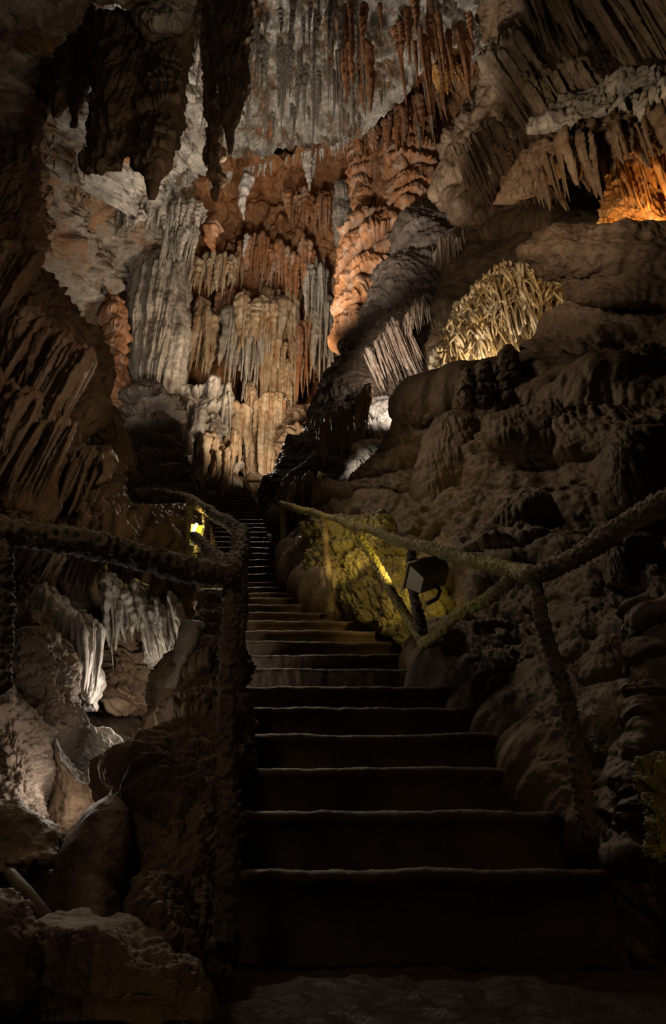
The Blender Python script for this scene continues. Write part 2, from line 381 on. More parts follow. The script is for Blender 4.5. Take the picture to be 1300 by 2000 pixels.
# landing behind the top step
def land_fn(u, v): return np.stack([-5.5+8*u, YTOP+.2+3.8*v, ZTOP+0*u], -1)
sheet('floor_landing', land_fn, dict(lump=(.08, .8), rough=(.05, .2), seed=5), M['brown'], 120, 80)

def tubes_curtain(name, x0, x1, yt, yb, Y, n, r, mat, label, cat='curtain', group=None, lean=(0, 0), seed=0, env=None, flat=(1, .8), p=.7, dy=.25, tj=10, lo=.5):
    R = random.Random(seed+100); tb = TB(); nl = 1.2+n/9; n = int(n*1.8); r = r*.66; p = min(1.0, p+.12)
    for k in range(n):
        u = (k+R.random())/n; x = x0+(x1-x0)*u
        y0 = (np.interp(u, *zip(*yt)) if isinstance(yt, list) else yt)+R.uniform(-tj, tj)
        y1 = (np.interp(u, *zip(*yb)) if isinstance(yb, list) else yb)
        Yk = (Y[0]+(Y[1]-Y[0])*u if isinstance(Y, tuple) else Y)+R.uniform(-dy, dy)
        sm_ = .5+.5*math.sin(u*PI*2*nl+seed)*math.cos(u*PI*1.3*nl+seed*2)
        y0 += 9*math.sin(u*7+seed)+6*math.sin(u*19+seed*3)
        y1 = y0+(y1-y0)*(lo+(1-lo)*(.25*R.random()+.75*sm_))
        rk = r*R.choice((.4, .55, .8, 1.1, 1.5, 2.1))
        if rk > 1.9*r: y1 = y0+(y1-y0)*.8
        L = max(.05, zlen(y0, y1, Yk))
        tb.spike(P(x, y0, Yk), L, rk, 16, 44, (lean[0]+R.gauss(0, .035), lean[1]), p, .3, flat, seed=k+seed, flute=.16)
    return tag(tb.build(name, mat), label, cat, group)
# ------------------------------------------------------------------ left side formations
mass('fluted_column', [(470, 285, 330, 12.2, .5), (500, 256, 352, 12, .9), (540, 247, 364, 12, 1.1), (620, 241, 369, 12, 1.1), (720, 243, 366, 12, 1.1), (800, 262, 362, 12, 1.1), (900, 280, 362, 12, 1.1), (975, 288, 372, 12, 1.1)],
     dict(flute=(.13, .22, 30), lump=(.12, 1.6), rough=(.02, .2), seed=6), M['column'], 420, 400, label='tall pale fluted column with a rounded dark cap, left of the stair top', cat='column', e=.7)
mass('stalagmite_column', [(575, 214, 228, 11.4, .25), (610, 205, 240, 11.4, .4), (700, 200, 243, 11.4, .45), (770, 196, 250, 11.3, .5), (830, 190, 262, 11.2, .6)],
     dict(flute=(.14, .16, 8), lump=(.12, .6), tier=(.08, .5), seed=7), M['rustcol'], 160, 220, label='slim rust and white column left of the tall pale fluted column', cat='column')
mass('tiered_flowstone', [(740, 268, 300, 10.9, .3), (790, 245, 325, 10.8, .6), (860, 215, 345, 10.4, .9), (920, 205, 362, 10.0, 1.1), (1000, 205, 368, 9.6, 1.2), (1060, 200, 372, 9.4, 1.2)],
     dict(flute=(.09, .16, 6), tier=(.34, .55), lump=(.2, 1), rough=(.05, .15), seed=8), M['spine'], 280, 320, label='dark tiered flowstone skirt around the foot of the pale fluted column', cat='flowstone')
mass('flowstone_hood', [(790, 186, 205, 8.2, .2), (808, 180, 232, 8.2, .35), (850, 184, 246, 8.2, .45), (900, 190, 256, 8.2, .5), (960, 196, 226, 8.3, .4), (1010, 205, 212, 8.3, .2)],
     dict(flute=(.10, .14, 7), tier=(.08, .7), seed=9, sl=.35), M['brown'], 180, 200, label='pale-lipped hood of flowstone jutting right from the left cascade', cat='flowstone')
mass('flowstone_cascade', [(170, -140, 60, 6.3, .8), (230, -130, 88, 6.3, .9), (300, -130, 62, 6.2, .9), (350, -130, 76, 6.2, 1.0), (420, -130, 82, 6.2, 1.0), (500, -140, 82, 6.1, 1.1), (550, -150, 84, 6, 1.2), (600, -160, 122, 5.8, 1.3), (650, -170, 168, 5.6, 1.4), (700, -180, 194, 5.5, 1.4), (780, -190, 192, 5.4, 1.3), (840, -190, 172, 5.3, 1.2), (900, -180, 140, 5.2, 1.1), (960, -170, 118, 5.1, 1.0), (1040, -160, 90, 5, .8)],
     dict(flute=(.22, .28, 9), lump=(.2, 1.3), rough=(.02, .1), seed=10, sl=-.28), M['reddark'], 520, 620, label='huge dark reddish cascade of folded flowstone along the left edge', cat='flowstone', e=.7)
mass('rock_wall_folds', [(870, 120, 215, 6.6, .5), (930, 60, 225, 6.4, .8), (1000, -60, 230, 5.8, .9), (1060, -80, 380, 5.4, 1.0), (1130, -80, 400, 5.2, .9), (1180, -80, 300, 5.2, .8), (1240, -80, 210, 5.2, .7), (1330, -90, 150, 5, .5)],
     dict(flute=(.2, .22, 4), lump=(.25, .7), rough=(.05, .15), seed=11, sl=-.2), M['brown'], 380, 300, label='brown folded rock hanging below the left cascade, behind the left handrail', cat='rock')
mass('earth_bank', [(985, 225, 372, 7.6, .5), (1020, 215, 380, 7.0, .8), (1060, 215, 392, 6.5, .9), (1110, 220, 410, 6, .9), (1180, 260, 440, 5.4, .8), (1260, 300, 470, 4.6, .5)],
     dict(lump=(.12, .5), rough=(.07, .15), dome=(.08, .25), seed=12), M['brown'], 240, 240, label='lumpy brown bank of flowstone below the lit yellow lamp', cat='rock')
for k, (x0, x1, yt, yb, Y, n, r, mt, lb) in enumerate([
 (0, 84, [(0, 480), (1, 500)], [(0, 640), (1, 700)], 5.0, 16, .075, 'reddark', 'brown folds hanging over the upper part of the left cascade'),
 (60, 190, [(0, 610), (.5, 640), (1, 720)], [(0, 800), (1, 880)], 4.7, 20, .075, 'reddark', 'dark red-brown folds below the shoulder of the left cascade'),
 (-10, 90, [(0, 720), (1, 790)], [(0, 900), (1, 960)], 4.5, 16, .08, 'reddark', 'long dark folds in the middle of the left cascade at the frame edge'),
 (0, 150, [(0, 860), (1, 830)], [(0, 1040), (1, 1000)], 4.6, 24, .06, 'brown', 'brown pointed folds at the foot of the left cascade above the handrail'),
 (120, 225, [(0, 900), (1, 880)], [(0, 1060), (1, 1010)], 5.6, 16, .07, 'brown', 'brown hanging folds between the left cascade and the earth bank')]):
    tubes_curtain('drapery', x0, x1, yt, yb, Y, n, r, M[mt], lb, lean=(-.22, 0), seed=60+k, flat=(.75, 1.3), p=.45, dy=.15, tj=16)
# lower left chamber
mass('wall_chamber', [(1090, 60, 420, 4.6, 1.0), (1200, 40, 430, 4.7, 1.0), (1300, 20, 420, 4.7, 1.0), (1420, 0, 400, 4.7, .9), (1560, -60, 380, 4.6, .9)],
     dict(flute=(.16, .2, 3), lump=(.22, .7), seed=13, sl=.5), M['dark'], 260, 260, kind='structure')
for nm, rows, dk, mt, lb in [
 ('calcite_drapery', [(1145, 66, 92, 3.9, .1), (1165, 70, 118, 3.9, .16), (1210, 82, 150, 3.9, .2), (1270, 110, 178, 3.9, .2), (1330, 140, 198, 3.9, .16), (1390, 160, 190, 3.9, .1)], dict(flute=(.07, .07, 6), lump=(.06, .25), seed=14, sl=.5), 'white', 'white-grey drapery hanging diagonally in the lit lower left chamber'),
 ('calcite_drapery', [(1190, 150, 165, 3.7, .05), (1230, 160, 196, 3.7, .1), (1290, 150, 200, 3.7, .12), (1345, 162, 186, 3.7, .08), (1375, 168, 178, 3.7, .04)], dict(flute=(.05, .05, 6), lump=(.05, .2), seed=15), 'white', 'narrow white leaf-like drapery at the centre of the lower left chamber'),
 ('folded_drapery', [(1175, 268, 290, 4.2, .1), (1200, 262, 330, 4.1, .2), (1260, 280, 350, 4.1, .22), (1310, 300, 352, 4.1, .15), (1345, 318, 345, 4.1, .08)], dict(flute=(.06, .06, 9), lump=(.05, .3), seed=16, sl=-.35), 'column', 'fan of pale ribbed drapery left of the rounded pale stalagmite tip'),
 ('folded_drapery', [(1190, 205, 250, 4.4, .2), (1240, 190, 290, 4.3, .3), (1300, 180, 310, 4.25, .35), (1360, 185, 300, 4.3, .3), (1400, 200, 290, 4.3, .2)], dict(flute=(.10, .12, 1.2), lump=(.12, .3), seed=17, sl=1.2), 'brown', 'dim heap of rounded folds filling the back of the lower left chamber'),
 ('folded_drapery', [(1040, 20, 90, 4.6, .3), (1120, 10, 110, 4.2, .35), (1200, 0, 75, 3.9, .3), (1290, -20, 40, 3.6, .25), (1330, -30, 10, 3.5, .2)], dict(flute=(.10, .11, 6), lump=(.08, .4), seed=18, sl=.55), 'tancurtain', 'orange-brown slanting folds beside the left edge below the handrail'),
 ('brown_slab', [(1190, 55, 70, 3.5, .1), (1220, 40, 110, 3.4, .2), (1260, 35, 145, 3.4, .25), (1310, 45, 153, 3.35, .25), (1360, 60, 140, 3.3, .2)], dict(lump=(.06, .35), flute=(.02, .1, 2), rough=(.01, .08), seed=19), 'brown', 'smooth brown overhanging slab above the pitted pinkish boulder'),
 ('pitted_boulder', [(1225, 50, 70, 3.1, .1), (1255, 30, 110, 3.05, .22), (1310, 15, 138, 3.0, .3), (1370, 22, 140, 3, .32), (1420, 40, 146, 2.95, .3), (1460, 60, 130, 2.9, .25), (1490, 80, 115, 2.9, .12)], dict(lump=(.1, .35), rough=(.022, .045), seed=20), 'boulder', 'tall pitted pinkish boulder lit from the lower left chamber'),
 ('pitted_boulder', [(1335, -40, 20, 2.6, .1), (1365, -60, 58, 2.55, .25), (1420, -70, 92, 2.5, .3), (1490, -70, 107, 2.45, .32), (1550, -70, 100, 2.4, .3), (1600, -60, 92, 2.4, .2), (1630, -40, 60, 2.4, .1)], dict(lump=(.07, .3), rough=(.02, .04), seed=21), 'boulder', 'rough sunburnt-pink boulder at the left edge, in front of the taller one'),
 ('brown_slab', [(1440, 95, 112, 2.75, .08), (1480, 88, 130, 2.7, .16), (1530, 84, 180, 2.65, .2), (1570, 90, 212, 2.6, .2), (1610, 100, 160, 2.6, .15), (1645, 112, 130, 2.6, .08)], dict(lump=(.04, .25), rough=(.008, .06), seed=22), 'brown', 'brown pointed slab leaning between the pitted boulder and the pale floor'),
 ('brown_slab', [(1560, -60, 5, 2.1, .1), (1590, -70, 55, 2.1, .2), (1640, -70, 118, 2.05, .22), (1680, -60, 112, 2.0, .2), (1725, -50, 60, 2, .12)], dict(lump=(.04, .2), rough=(.008, .06), seed=23), 'brown', 'low dark wedge of rock at the left edge under the pink boulder'),
 ('pale_flowstone_bed', [(1395, 140, 165, 3.4, .1), (1425, 130, 215, 3.3, .2), (1470, 135, 262, 3.2, .25), (1520, 150, 262, 3.1, .25), (1560, 160, 250, 3.05, .2), (1590, 170, 230, 3, .1)], dict(lump=(.09, .3), flute=(.03, .07, 1), seed=24, sl=1), 'white', 'pale wavy flowstone bed lit white between boulder and stair bank'),
 ('pale_flowstone_bed', [(1660, 10, 60, 2.3, .1), (1700, -20, 120, 2.25, .2), (1760, -30, 130, 2.2, .2), (1800, 0, 110, 2.1, .1)], dict(lump=(.06, .2), flute=(.02, .06, 1), seed=25, sl=-1), 'white', 'small pale flowstone patch low at the left, behind the leaning log'),
]:
    mass(nm, rows, dk, M[mt], 200, 200, label=lb, cat='boulder' if 'boulder' in nm else ('slab' if 'slab' in nm else 'flowstone'))
for k, (x0, x1, yt, yb, Y, n, r, ln, mt, lb) in enumerate([
 (72, 130, [(0, 1140), (1, 1190)], [(0, 1260), (1, 1330)], 3.7, 14, .035, -.1, 'white', 'white leaf-shaped strips at the upper left of the lit chamber'),
 (125, 200, [(0, 1200), (1, 1220)], [(0, 1380), (1, 1370)], 3.65, 16, .03, .1, 'white', 'white pointed strips hanging in the middle of the lit chamber'),
 (200, 275, [(0, 1130), (1, 1150)], [(0, 1330), (1, 1250)], 4.0, 16, .04, .25, 'column', 'dim brown ribs hanging in the upper middle of the chamber'),
 (270, 350, [(0, 1160), (1, 1175)], [(0, 1300), (1, 1350)], 3.85, 16, .035, .3, 'column', 'pale ribs fanning towards the rounded stalagmite tip'),
 (300, 420, [(0, 1080), (1, 1130)], [(0, 1200), (1, 1240)], 3.9, 18, .035, .0, 'brown', 'tattered brown fringe behind the joint of the left handrail'),
 (20, 130, [(0, 1040), (1, 1070)], [(0, 1200), (1, 1160)], 3.95, 20, .04, -.35, 'brown', 'brown slanting ribs under the left part of the near handrail'),
 (130, 300, [(0, 1070), (1, 1080)], [(0, 1170), (1, 1180)], 4.2, 26, .04, -.1, 'reddark', 'reddish fringe under the middle of the near handrail')]):
    tubes_curtain('drapery', x0, x1, yt, yb, Y, n, r, M[mt], lb, lean=(ln, 0), seed=90+k, flat=(.7, 1.2), p=.5, dy=.08, tj=8)
# stair bank (left foreground)
mass('stair_bank', [(1150, 395, 445, 3.4, .2), (1215, 375, 455, 3.1, .35), (1300, 332, 462, 2.85, .45), (1380, 295, 464, 2.65, .5), (1470, 250, 464, 2.4, .5), (1540, 228, 464, 2.25, .5), (1600, 225, 462, 2.15, .5), (1700, 228, 460, 2.05, .45), (1800, 240, 462, 1.98, .4), (1900, 260, 468, 1.92, .35), (1990, 300, 476, 1.85, .2)],
     dict(flute=(.045, .07, 6), lump=(.09, .4), tier=(.04, .3), rough=(.014, .05), seed=26, sl=-.35), M['brown'], 420, 560, label='rugged brown flowstone bank carrying the left side of the stairs', cat='rock', e=.6)
mass('rounded_stalagmite', [(1211, 372, 382, 3.0, .02), (1214, 364, 392, 3.0, .06), (1225, 352, 400, 2.98, .12), (1255, 342, 396, 2.95, .15), (1300, 330, 372, 2.92, .15), (1345, 318, 352, 2.9, .12)],
     dict(lump=(.02, .3), rough=(.003, .03), seed=27), M['column'], 120, 160, sm=60, cap=.05, label='smooth pale rounded stalagmite tip on top of the stair bank', cat='stalagmite')
mass('smooth_dome', [(1553, 215, 222, 2.05, .03), (1558, 195, 240, 2.05, .1), (1580, 160, 260, 2.0, .2), (1640, 112, 268, 1.92, .3), (1720, 90, 262, 1.85, .32), (1790, 86, 256, 1.8, .3), (1850, 95, 270, 1.78, .25), (1900, 120, 290, 1.75, .15)],
     dict(lump=(.03, .4), rough=(.003, .05), seed=28), M['brown'], 260, 260, sm=60, cap=.05, label='large smooth brown dome left of the rugged stair bank', cat='rock')
mass('draped_knob', [(1700, 290, 320, 1.8, .05), (1725, 262, 340, 1.75, .14), (1790, 250, 372, 1.7, .2), (1870, 252, 392, 1.68, .2), (1940, 270, 400, 1.65, .12)],
     dict(lump=(.03, .2), flute=(.03, .04, 8), seed=29), M['brown'], 220, 240, label='fluted knob of flowstone at the foot of the stair bank', cat='flowstone')
mass('low_boulder', [(1800, 90, 200, 1.5, .08), (1830, 60, 300, 1.45, .16), (1880, 30, 390, 1.42, .2), (1940, 20, 400, 1.4, .2), (2010, 0, 420, 1.38, .15)],
     dict(lump=(.05, .25), rough=(.012, .05), seed=30), M['brown'], 240, 160, label='broad low brown boulder at the bottom left corner', cat='boulder')
mass('dark_boulder', [(1735, -60, 20, 1.5, .05), (1770, -80, 60, 1.45, .15), (1840, -90, 80, 1.4, .2), (1920, -90, 60, 1.4, .2), (1990, -80, 30, 1.4, .1)],
     dict(lump=(.05, .25), rough=(.012, .05), seed=31), M['dark'], 160, 140, label='dark boulder cut by the left edge near the bottom', cat='boulder')
TB().tube([P(18, 1705, 1.75), P(50, 1745, 1.72), P(98, 1800, 1.68)], [.014, .016, .014], 14, .004, .03).build('fallen_log', M['rail']).__setitem__('x', 1)
o = bpy.data.objects['fallen_log']; del o['x']; tag(o, 'thin dark log leaning across the pale patch at lower left', 'log')

# ------------------------------------------------------------------ right side formations
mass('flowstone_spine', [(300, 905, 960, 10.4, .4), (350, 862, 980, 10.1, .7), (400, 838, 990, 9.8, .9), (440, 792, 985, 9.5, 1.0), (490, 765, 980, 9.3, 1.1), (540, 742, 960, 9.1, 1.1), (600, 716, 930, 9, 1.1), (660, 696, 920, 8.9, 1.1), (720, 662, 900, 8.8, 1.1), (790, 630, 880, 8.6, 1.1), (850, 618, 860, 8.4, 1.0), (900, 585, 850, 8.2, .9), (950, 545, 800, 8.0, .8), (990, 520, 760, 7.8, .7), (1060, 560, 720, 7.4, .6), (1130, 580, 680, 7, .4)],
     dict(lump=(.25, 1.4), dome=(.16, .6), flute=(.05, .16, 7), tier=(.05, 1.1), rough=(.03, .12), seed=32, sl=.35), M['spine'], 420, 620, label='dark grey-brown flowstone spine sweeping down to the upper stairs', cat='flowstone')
mass('pale_ramp', [(880, 612, 640, 7.6, .2), (920, 575, 640, 7.5, .3), (960, 540, 645, 7.35, .4), (1000, 522, 640, 7.2, .4), (1030, 530, 600, 7.1, .3)],
     dict(lump=(.06, .4), rough=(.015, .06), seed=33), M['dark'], 160, 160, label='smooth grey ramp of rock beside the top right handrail', cat='rock')
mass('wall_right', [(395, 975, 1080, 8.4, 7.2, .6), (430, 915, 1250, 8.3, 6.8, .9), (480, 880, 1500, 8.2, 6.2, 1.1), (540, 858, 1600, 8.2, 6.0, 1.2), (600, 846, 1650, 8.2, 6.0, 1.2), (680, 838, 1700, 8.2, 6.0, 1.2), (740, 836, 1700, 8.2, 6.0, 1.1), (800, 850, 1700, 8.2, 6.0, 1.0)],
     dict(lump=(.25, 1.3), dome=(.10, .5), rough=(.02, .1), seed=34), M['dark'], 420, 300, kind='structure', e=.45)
# upper right masses
mass('drapery_mass', [(-260, 900, 1700, 4.6, 3.6, .6), (-100, 930, 1700, 5.2, 4.0, .8), (0, 962, 1700, 5.8, 4.4, .9), (60, 966, 1700, 6.2, 4.6, 1.0), (120, 945, 1700, 6.6, 4.9, 1.0), (200, 918, 1700, 7.2, 5.4, 1.0), (280, 890, 1700, 7.6, 5.8, 1.0), (350, 862, 1700, 8.0, 6.2, .9), (400, 880, 1650, 7.9, 6.3, .8), (470, 950, 1600, 7.6, 6.2, .6)],
     dict(lump=(.3, 1.3), dome=(.14, .7), flute=(.10, .17, 10), tier=(.10, 1.3), seed=35, sl=-.3), M['brown'], 620, 640, label='great brown mass of draperies filling the upper right of the cave', cat='flowstone', e=.5)
def dome_rows(cx, y0, y1, w, Y, d, lean=0):
    out = []
    for t in (0, .03, .08, .16, .28, .45, .65, .8, .92, 1):
        k = math.sqrt(max(.02, 1-(1-min(1, t/.5))**2)) if t < .5 else math.sqrt(max(.05, 1-((t-.5)/.56)**2*.75))
        out.append((y0+(y1-y0)*t, cx-w*.5*k+lean*t, cx+w*.5*k+lean*t, Y+.5*d*(1-k), d*k))
    return out
# the lower right wall along the stairs, carrying the handrail side
mass('flowstone_slope', [(590, 1170, 1700, 5.4, 4.0, .25), (630, 1135, 1700, 5.5, 3.9, .3), (690, 1085, 1700, 5.6, 3.8, .35), (735, 1045, 1700, 5.7, 3.7, .4), (748, 1010, 1700, 5.8, 3.7, .4), (756, 830, 1700, 6.1, 3.6, .4), (785, 792, 1700, 6.2, 3.5, .6), (820, 790, 1700, 6.4, 3.4, .8), (880, 758, 1700, 6.5, 3.2, .9), (940, 715, 1700, 6.5, 3.1, 1.0), (1000, 660, 1700, 6.5, 2.95, 1.0), (1050, 604, 1700, 6.3, 2.85, 1.0), (1100, 586, 1700, 6.0, 2.75, 1.0), (1150, 612, 1700, 5.5, 2.7, .9), (1200, 690, 1700, 4.9, 2.65, .8), (1260, 790, 1700, 4.3, 2.6, .7), (1330, 870, 1700, 3.7, 2.55, .6), (1430, 962, 1700, 3.1, 2.4, .5), (1520, 1050, 1700, 2.65, 2.2, .4), (1620, 1110, 1700, 2.45, 2.0, .35), (1720, 1165, 1700, 2.3, 1.9, .3), (1850, 1195, 1700, 2.2, 1.8, .25), (1960, 1230, 1700, 2.1, 1.7, .15)],
     dict(lump=(.22, 1.1), dome=(.34, .8), tier=(.10, .9), flute=(.03, .10, 5), rough=(.012, .06), seed=36, sl=.3), M['right'], 760, 860, label='wide brown bulbous flowstone slope rising along the right of the stairs', cat='flowstone', e=.38, cap=.04, sm=95)
bulges = [
 ((1090, 780, 880, 240, 4.75, .35), 'large drooping bulge of brown flowstone below the golden alcove'),
 ((1040, 960, 1060, 130, 4.1, .25), 'rounded brown knob above the middle of the right handrail'),
 ((1250, 830, 1010, 130, 3.5, .3), 'tall brown lobe above the sloping right rail at the frame edge'),
 ((900, 800, 1010, 150, 5.3, .4), 'coarse grained hump left of the drooping bulge on the right slope'),
 ((1230, 1040, 1150, 110, 3.1, .2), 'ribbed lobe just below the near right rail'),
 ((1060, 1340, 1500, 180, 2.75, .25), 'dim rounded boulder behind the leaning right post'),
 ((1120, 700, 800, 150, 5.0, .3), 'brown flowstone lobe stepping down beneath the golden alcove'),
 ((1200, 1240, 1440, 120, 2.6, .22), 'dim upright lobe between the leaning post and the stacked stalagmite'),
]
for k, (a, lb) in enumerate(bulges):
    cx, y0, y1, wd, Y, d = a; Y += .3
    mass('flowstone_bulge', dome_rows(cx, y0, y1, wd, Y, d, -wd*.15), dict(lump=(.07, .6), dome=(.05, .3), flute=(.018, .07, 6), rough=(.004, .05), seed=40+k), M['right'], 200, 180, label=lb, cat='flowstone', e=.8)
# stalagmite stubs in front of the alcove
for k, (x, y0, y1, wd) in enumerate([(993, 672, 800, 50), (944, 700, 800, 42), (912, 716, 800, 32)]):
    mass('stalagmite', dome_rows(x, y0, y1, wd, 5.3, .12), dict(lump=(.03, .15), tier=(.02, .12), seed=50+k), M['dark'], 90, 90,
         label=['tallest dark stalagmite stub before the golden alcove', 'middle dark stalagmite stub before the golden alcove', 'smallest dark stub, leftmost before the golden alcove'][k], cat='stalagmite', cap=.2)
# stacked stalagmite at the right edge
mass('stacked_stalagmite', [(1172, 1262, 1310, 1.95, .05), (1195, 1243, 1340, 1.92, .12), (1240, 1256, 1350, 1.92, .12), (1300, 1240, 1360, 1.9, .14), (1350, 1262, 1370, 1.9, .13), (1400, 1236, 1370, 1.88, .15), (1450, 1225, 1370, 1.86, .16), (1530, 1210, 1370, 1.84, .16), (1600, 1230, 1370, 1.82, .15), (1700, 1200, 1370, 1.8, .15)],
     dict(lump=(.03, .12), dome=(.05, .09), tier=(.03, .11), seed=53), M['dark'], 240, 320, label='knobbly stalagmite stacked in lobes at the right edge', cat='stalagmite', cap=.05)
mass('mossy_rock', [(1470, 1275, 1320, 1.62, .04), (1500, 1258, 1350, 1.6, .08), (1560, 1250, 1370, 1.58, .1), (1620, 1262, 1370, 1.56, .08), (1680, 1285, 1350, 1.55, .04)],
     dict(lump=(.03, .1), rough=(.02, .03), seed=54), M['mossy'], 160, 160, label='wet glittering mossy rock at the right edge beside the first steps', cat='rock')
mass('mossy_rock', [(1395, 1190, 1215, 2.35, .04), (1415, 1165, 1240, 2.32, .08), (1445, 1155, 1245, 2.3, .1), (1475, 1160, 1225, 2.28, .05)],
     dict(lump=(.03, .1), rough=(.01, .03), seed=55), M['mossy'], 120, 90, label='small mossy green cushion of rock behind the leaning right post', cat='rock')
# mossy foot of the slope beside the stairs
mass('mossy_flowstone', [(1005, 645, 720, 5.8, 5.4, .2), (1030, 614, 760, 5.75, 5.1, .3), (1065, 600, 800, 5.65, 4.7, .35), (1110, 592, 820, 5.6, 4.4, .35), (1150, 618, 845, 5.3, 4.25, .3), (1200, 690, 870, 4.75, 4.0, .25), (1240, 745, 890, 4.35, 3.95, .2), (1280, 795, 885, 4.1, 3.9, .12)],
     dict(lump=(.12, .5), flute=(.07, .08, 3), rough=(.03, .07), seed=56, sl=.4), M['mossy'], 300, 300, label='yellow-green mossy foot of the right slope beside the steps', cat='flowstone', e=.6)

# golden coral drapery in its alcove
alc = empty('golden_alcove', tuple(P(985, 740, 6.9)), 'glowing golden niche of branching calcite draperies in the dark right wall', 'calcite drapery')
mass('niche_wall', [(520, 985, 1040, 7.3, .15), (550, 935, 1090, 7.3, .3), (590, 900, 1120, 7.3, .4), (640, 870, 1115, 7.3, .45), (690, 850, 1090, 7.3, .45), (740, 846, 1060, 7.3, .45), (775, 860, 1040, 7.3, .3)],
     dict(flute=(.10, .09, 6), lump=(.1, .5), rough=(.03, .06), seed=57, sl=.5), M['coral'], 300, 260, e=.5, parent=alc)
r2 = random.Random(5); tb = TB()
top_edge = [(850, 690), (870, 640), (890, 605), (925, 570), (960, 535), (1000, 515), (1022, 505), (1060, 545), (1090, 548), (1120, 575)]
for k in range(190):
    u = r2.random(); x = 852+u*265; yt = np.interp(x, [p[0] for p in top_edge], [p[1] for p in top_edge])
    y = yt+r2.random()**1.5*90; L = r2.uniform(40, 120); n = 14
    if y+L > 735: L = 735-y
    if L < 15: continue
    pts = []; ph = r2.random()*6; dr = r2.uniform(.05, .45)*(1 if x < 1050 else -.5)
    for j in range(n):
        t = j/(n-1); pts.append(P(x+dr*L*t+5*math.sin(ph+t*5), y+L*t, 7.0+.10*math.sin(ph*2+t*4)+.1*abs(x-985)/130))
    tb.tube(pts, np.linspace(.02, .012, n)*r2.uniform(.5, 1.5), 8, .012, .04, seed=k)
    if r2.random() < .6:
        j = n//3; q = [np.array(pts[j])+np.array([(.10+.05*r2.random())*t*(1 if k % 2 else -1), -.03*t, .16*t]) for t in np.linspace(0, 1, 6)]
        tb.tube(q, np.linspace(.014, .008, 6), 8, .01, .04, seed=k)
for k in range(60):
    x = 855+r2.random()*262; y = np.interp(x, [p[0] for p in top_edge], [p[1] for p in top_edge])+r2.uniform(-6, 8)
    c = P(x, y, 6.95); tb.tube([c, c+np.array([r2.uniform(-.04, .04), -.04, r2.uniform(.03, .08)])], [.022, .012], 8, .012, .03, seed=k)
tb.build('coral_branches', M['coral'], alc)

# amber alcove at the upper right edge
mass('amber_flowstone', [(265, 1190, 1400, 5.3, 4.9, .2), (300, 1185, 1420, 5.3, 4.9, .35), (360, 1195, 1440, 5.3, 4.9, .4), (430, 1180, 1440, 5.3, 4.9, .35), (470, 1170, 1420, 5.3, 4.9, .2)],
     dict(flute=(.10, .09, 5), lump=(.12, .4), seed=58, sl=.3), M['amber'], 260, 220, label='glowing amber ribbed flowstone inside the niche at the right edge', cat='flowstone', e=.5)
mass('dark_boulder', [(438, 1120, 1400, 4.75, 4.3, .2), (455, 1060, 1600, 4.8, 4.2, .4), (490, 1010, 1700, 4.85, 4.1, .6), (540, 1100, 1700, 4.9, 4.0, .6), (600, 1130, 1700, 4.9, 4.0, .4)],
     dict(lump=(.1, .5), dome=(.08, .3), rough=(.02, .08), seed=59), M['dark'], 300, 180, label='dark rounded ledge of rock directly below the amber niche', cat='rock', e=.6)
# draperies, upper right
tubes_curtain('drapery', 980, 1150, [(0, -60), (1, -60)], [(0, 120), (.5, 200), (1, 300)], (6.0, 5.4), 26, .10, M['drape'], 'fan of long brown draperies at the top right, left of the straight folds', lean=(.1, 0), seed=1, flat=(.7, 1.2), p=.5)
tubes_curtain('drapery', 1120, 1310, [(0, -80), (1, -80)], [(0, 190), (1, 190)], (5.2, 4.6), 26, .085, M['drape'], 'straight brown folded draperies in the top right corner', lean=(.12, 0), seed=2, flat=(.7, 1.2), p=.45, lo=.8)
tubes_curtain('drapery', 1150, 1310, [(0, 250), (.4, 200), (1, 150)], [(0, 290), (1, 235)], (5.0, 4.3), 16, .09, M['column'], 'grey fringe of drapery under the upper right ledge', seed=3, flat=(.7, 1.2), p=.5)
tubes_curtain('drapery', 1030, 1310, [(0, 330), (.35, 262), (1, 215)], [(0, 420), (.4, 440), (.6, 330), (1, 330)], (5.0, 4.2), 22, .10, M['brown'], 'brown draperies hanging in front of the amber niche', seed=4, flat=(.7, 1.2), p=.5)
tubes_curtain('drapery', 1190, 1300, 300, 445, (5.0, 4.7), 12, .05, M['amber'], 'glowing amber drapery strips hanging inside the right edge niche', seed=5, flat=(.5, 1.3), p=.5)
mass('flowstone_ledge', [(120, 1270, 1330, 4.7, .1), (150, 1190, 1500, 4.7, .25), (190, 1100, 1600, 4.8, .3), (230, 1040, 1500, 4.9, .3), (262, 1030, 1200, 5.1, .15)], dict(lump=(.1, .4), flute=(.06, .08, 4), seed=60, sl=-.5), M['column'], 240, 140, label='grey ledge of flowstone climbing to the upper right edge', cat='flowstone')
mass('flowstone_ledge', [(205, 1260, 1330, 4.4, .1), (235, 1150, 1500, 4.4, .25), (275, 1050, 1500, 4.5, .3), (310, 1020, 1180, 4.8, .25), (350, 985, 1080, 5.0, .2), (400, 960, 1000, 5.2, .08)], dict(lump=(.1, .4), flute=(.06, .08, 4), seed=61, sl=-.5), M['brown'], 240, 160, cap=.2, sm=90, label='brown ledge of flowstone directly above the amber niche', cat='flowstone')
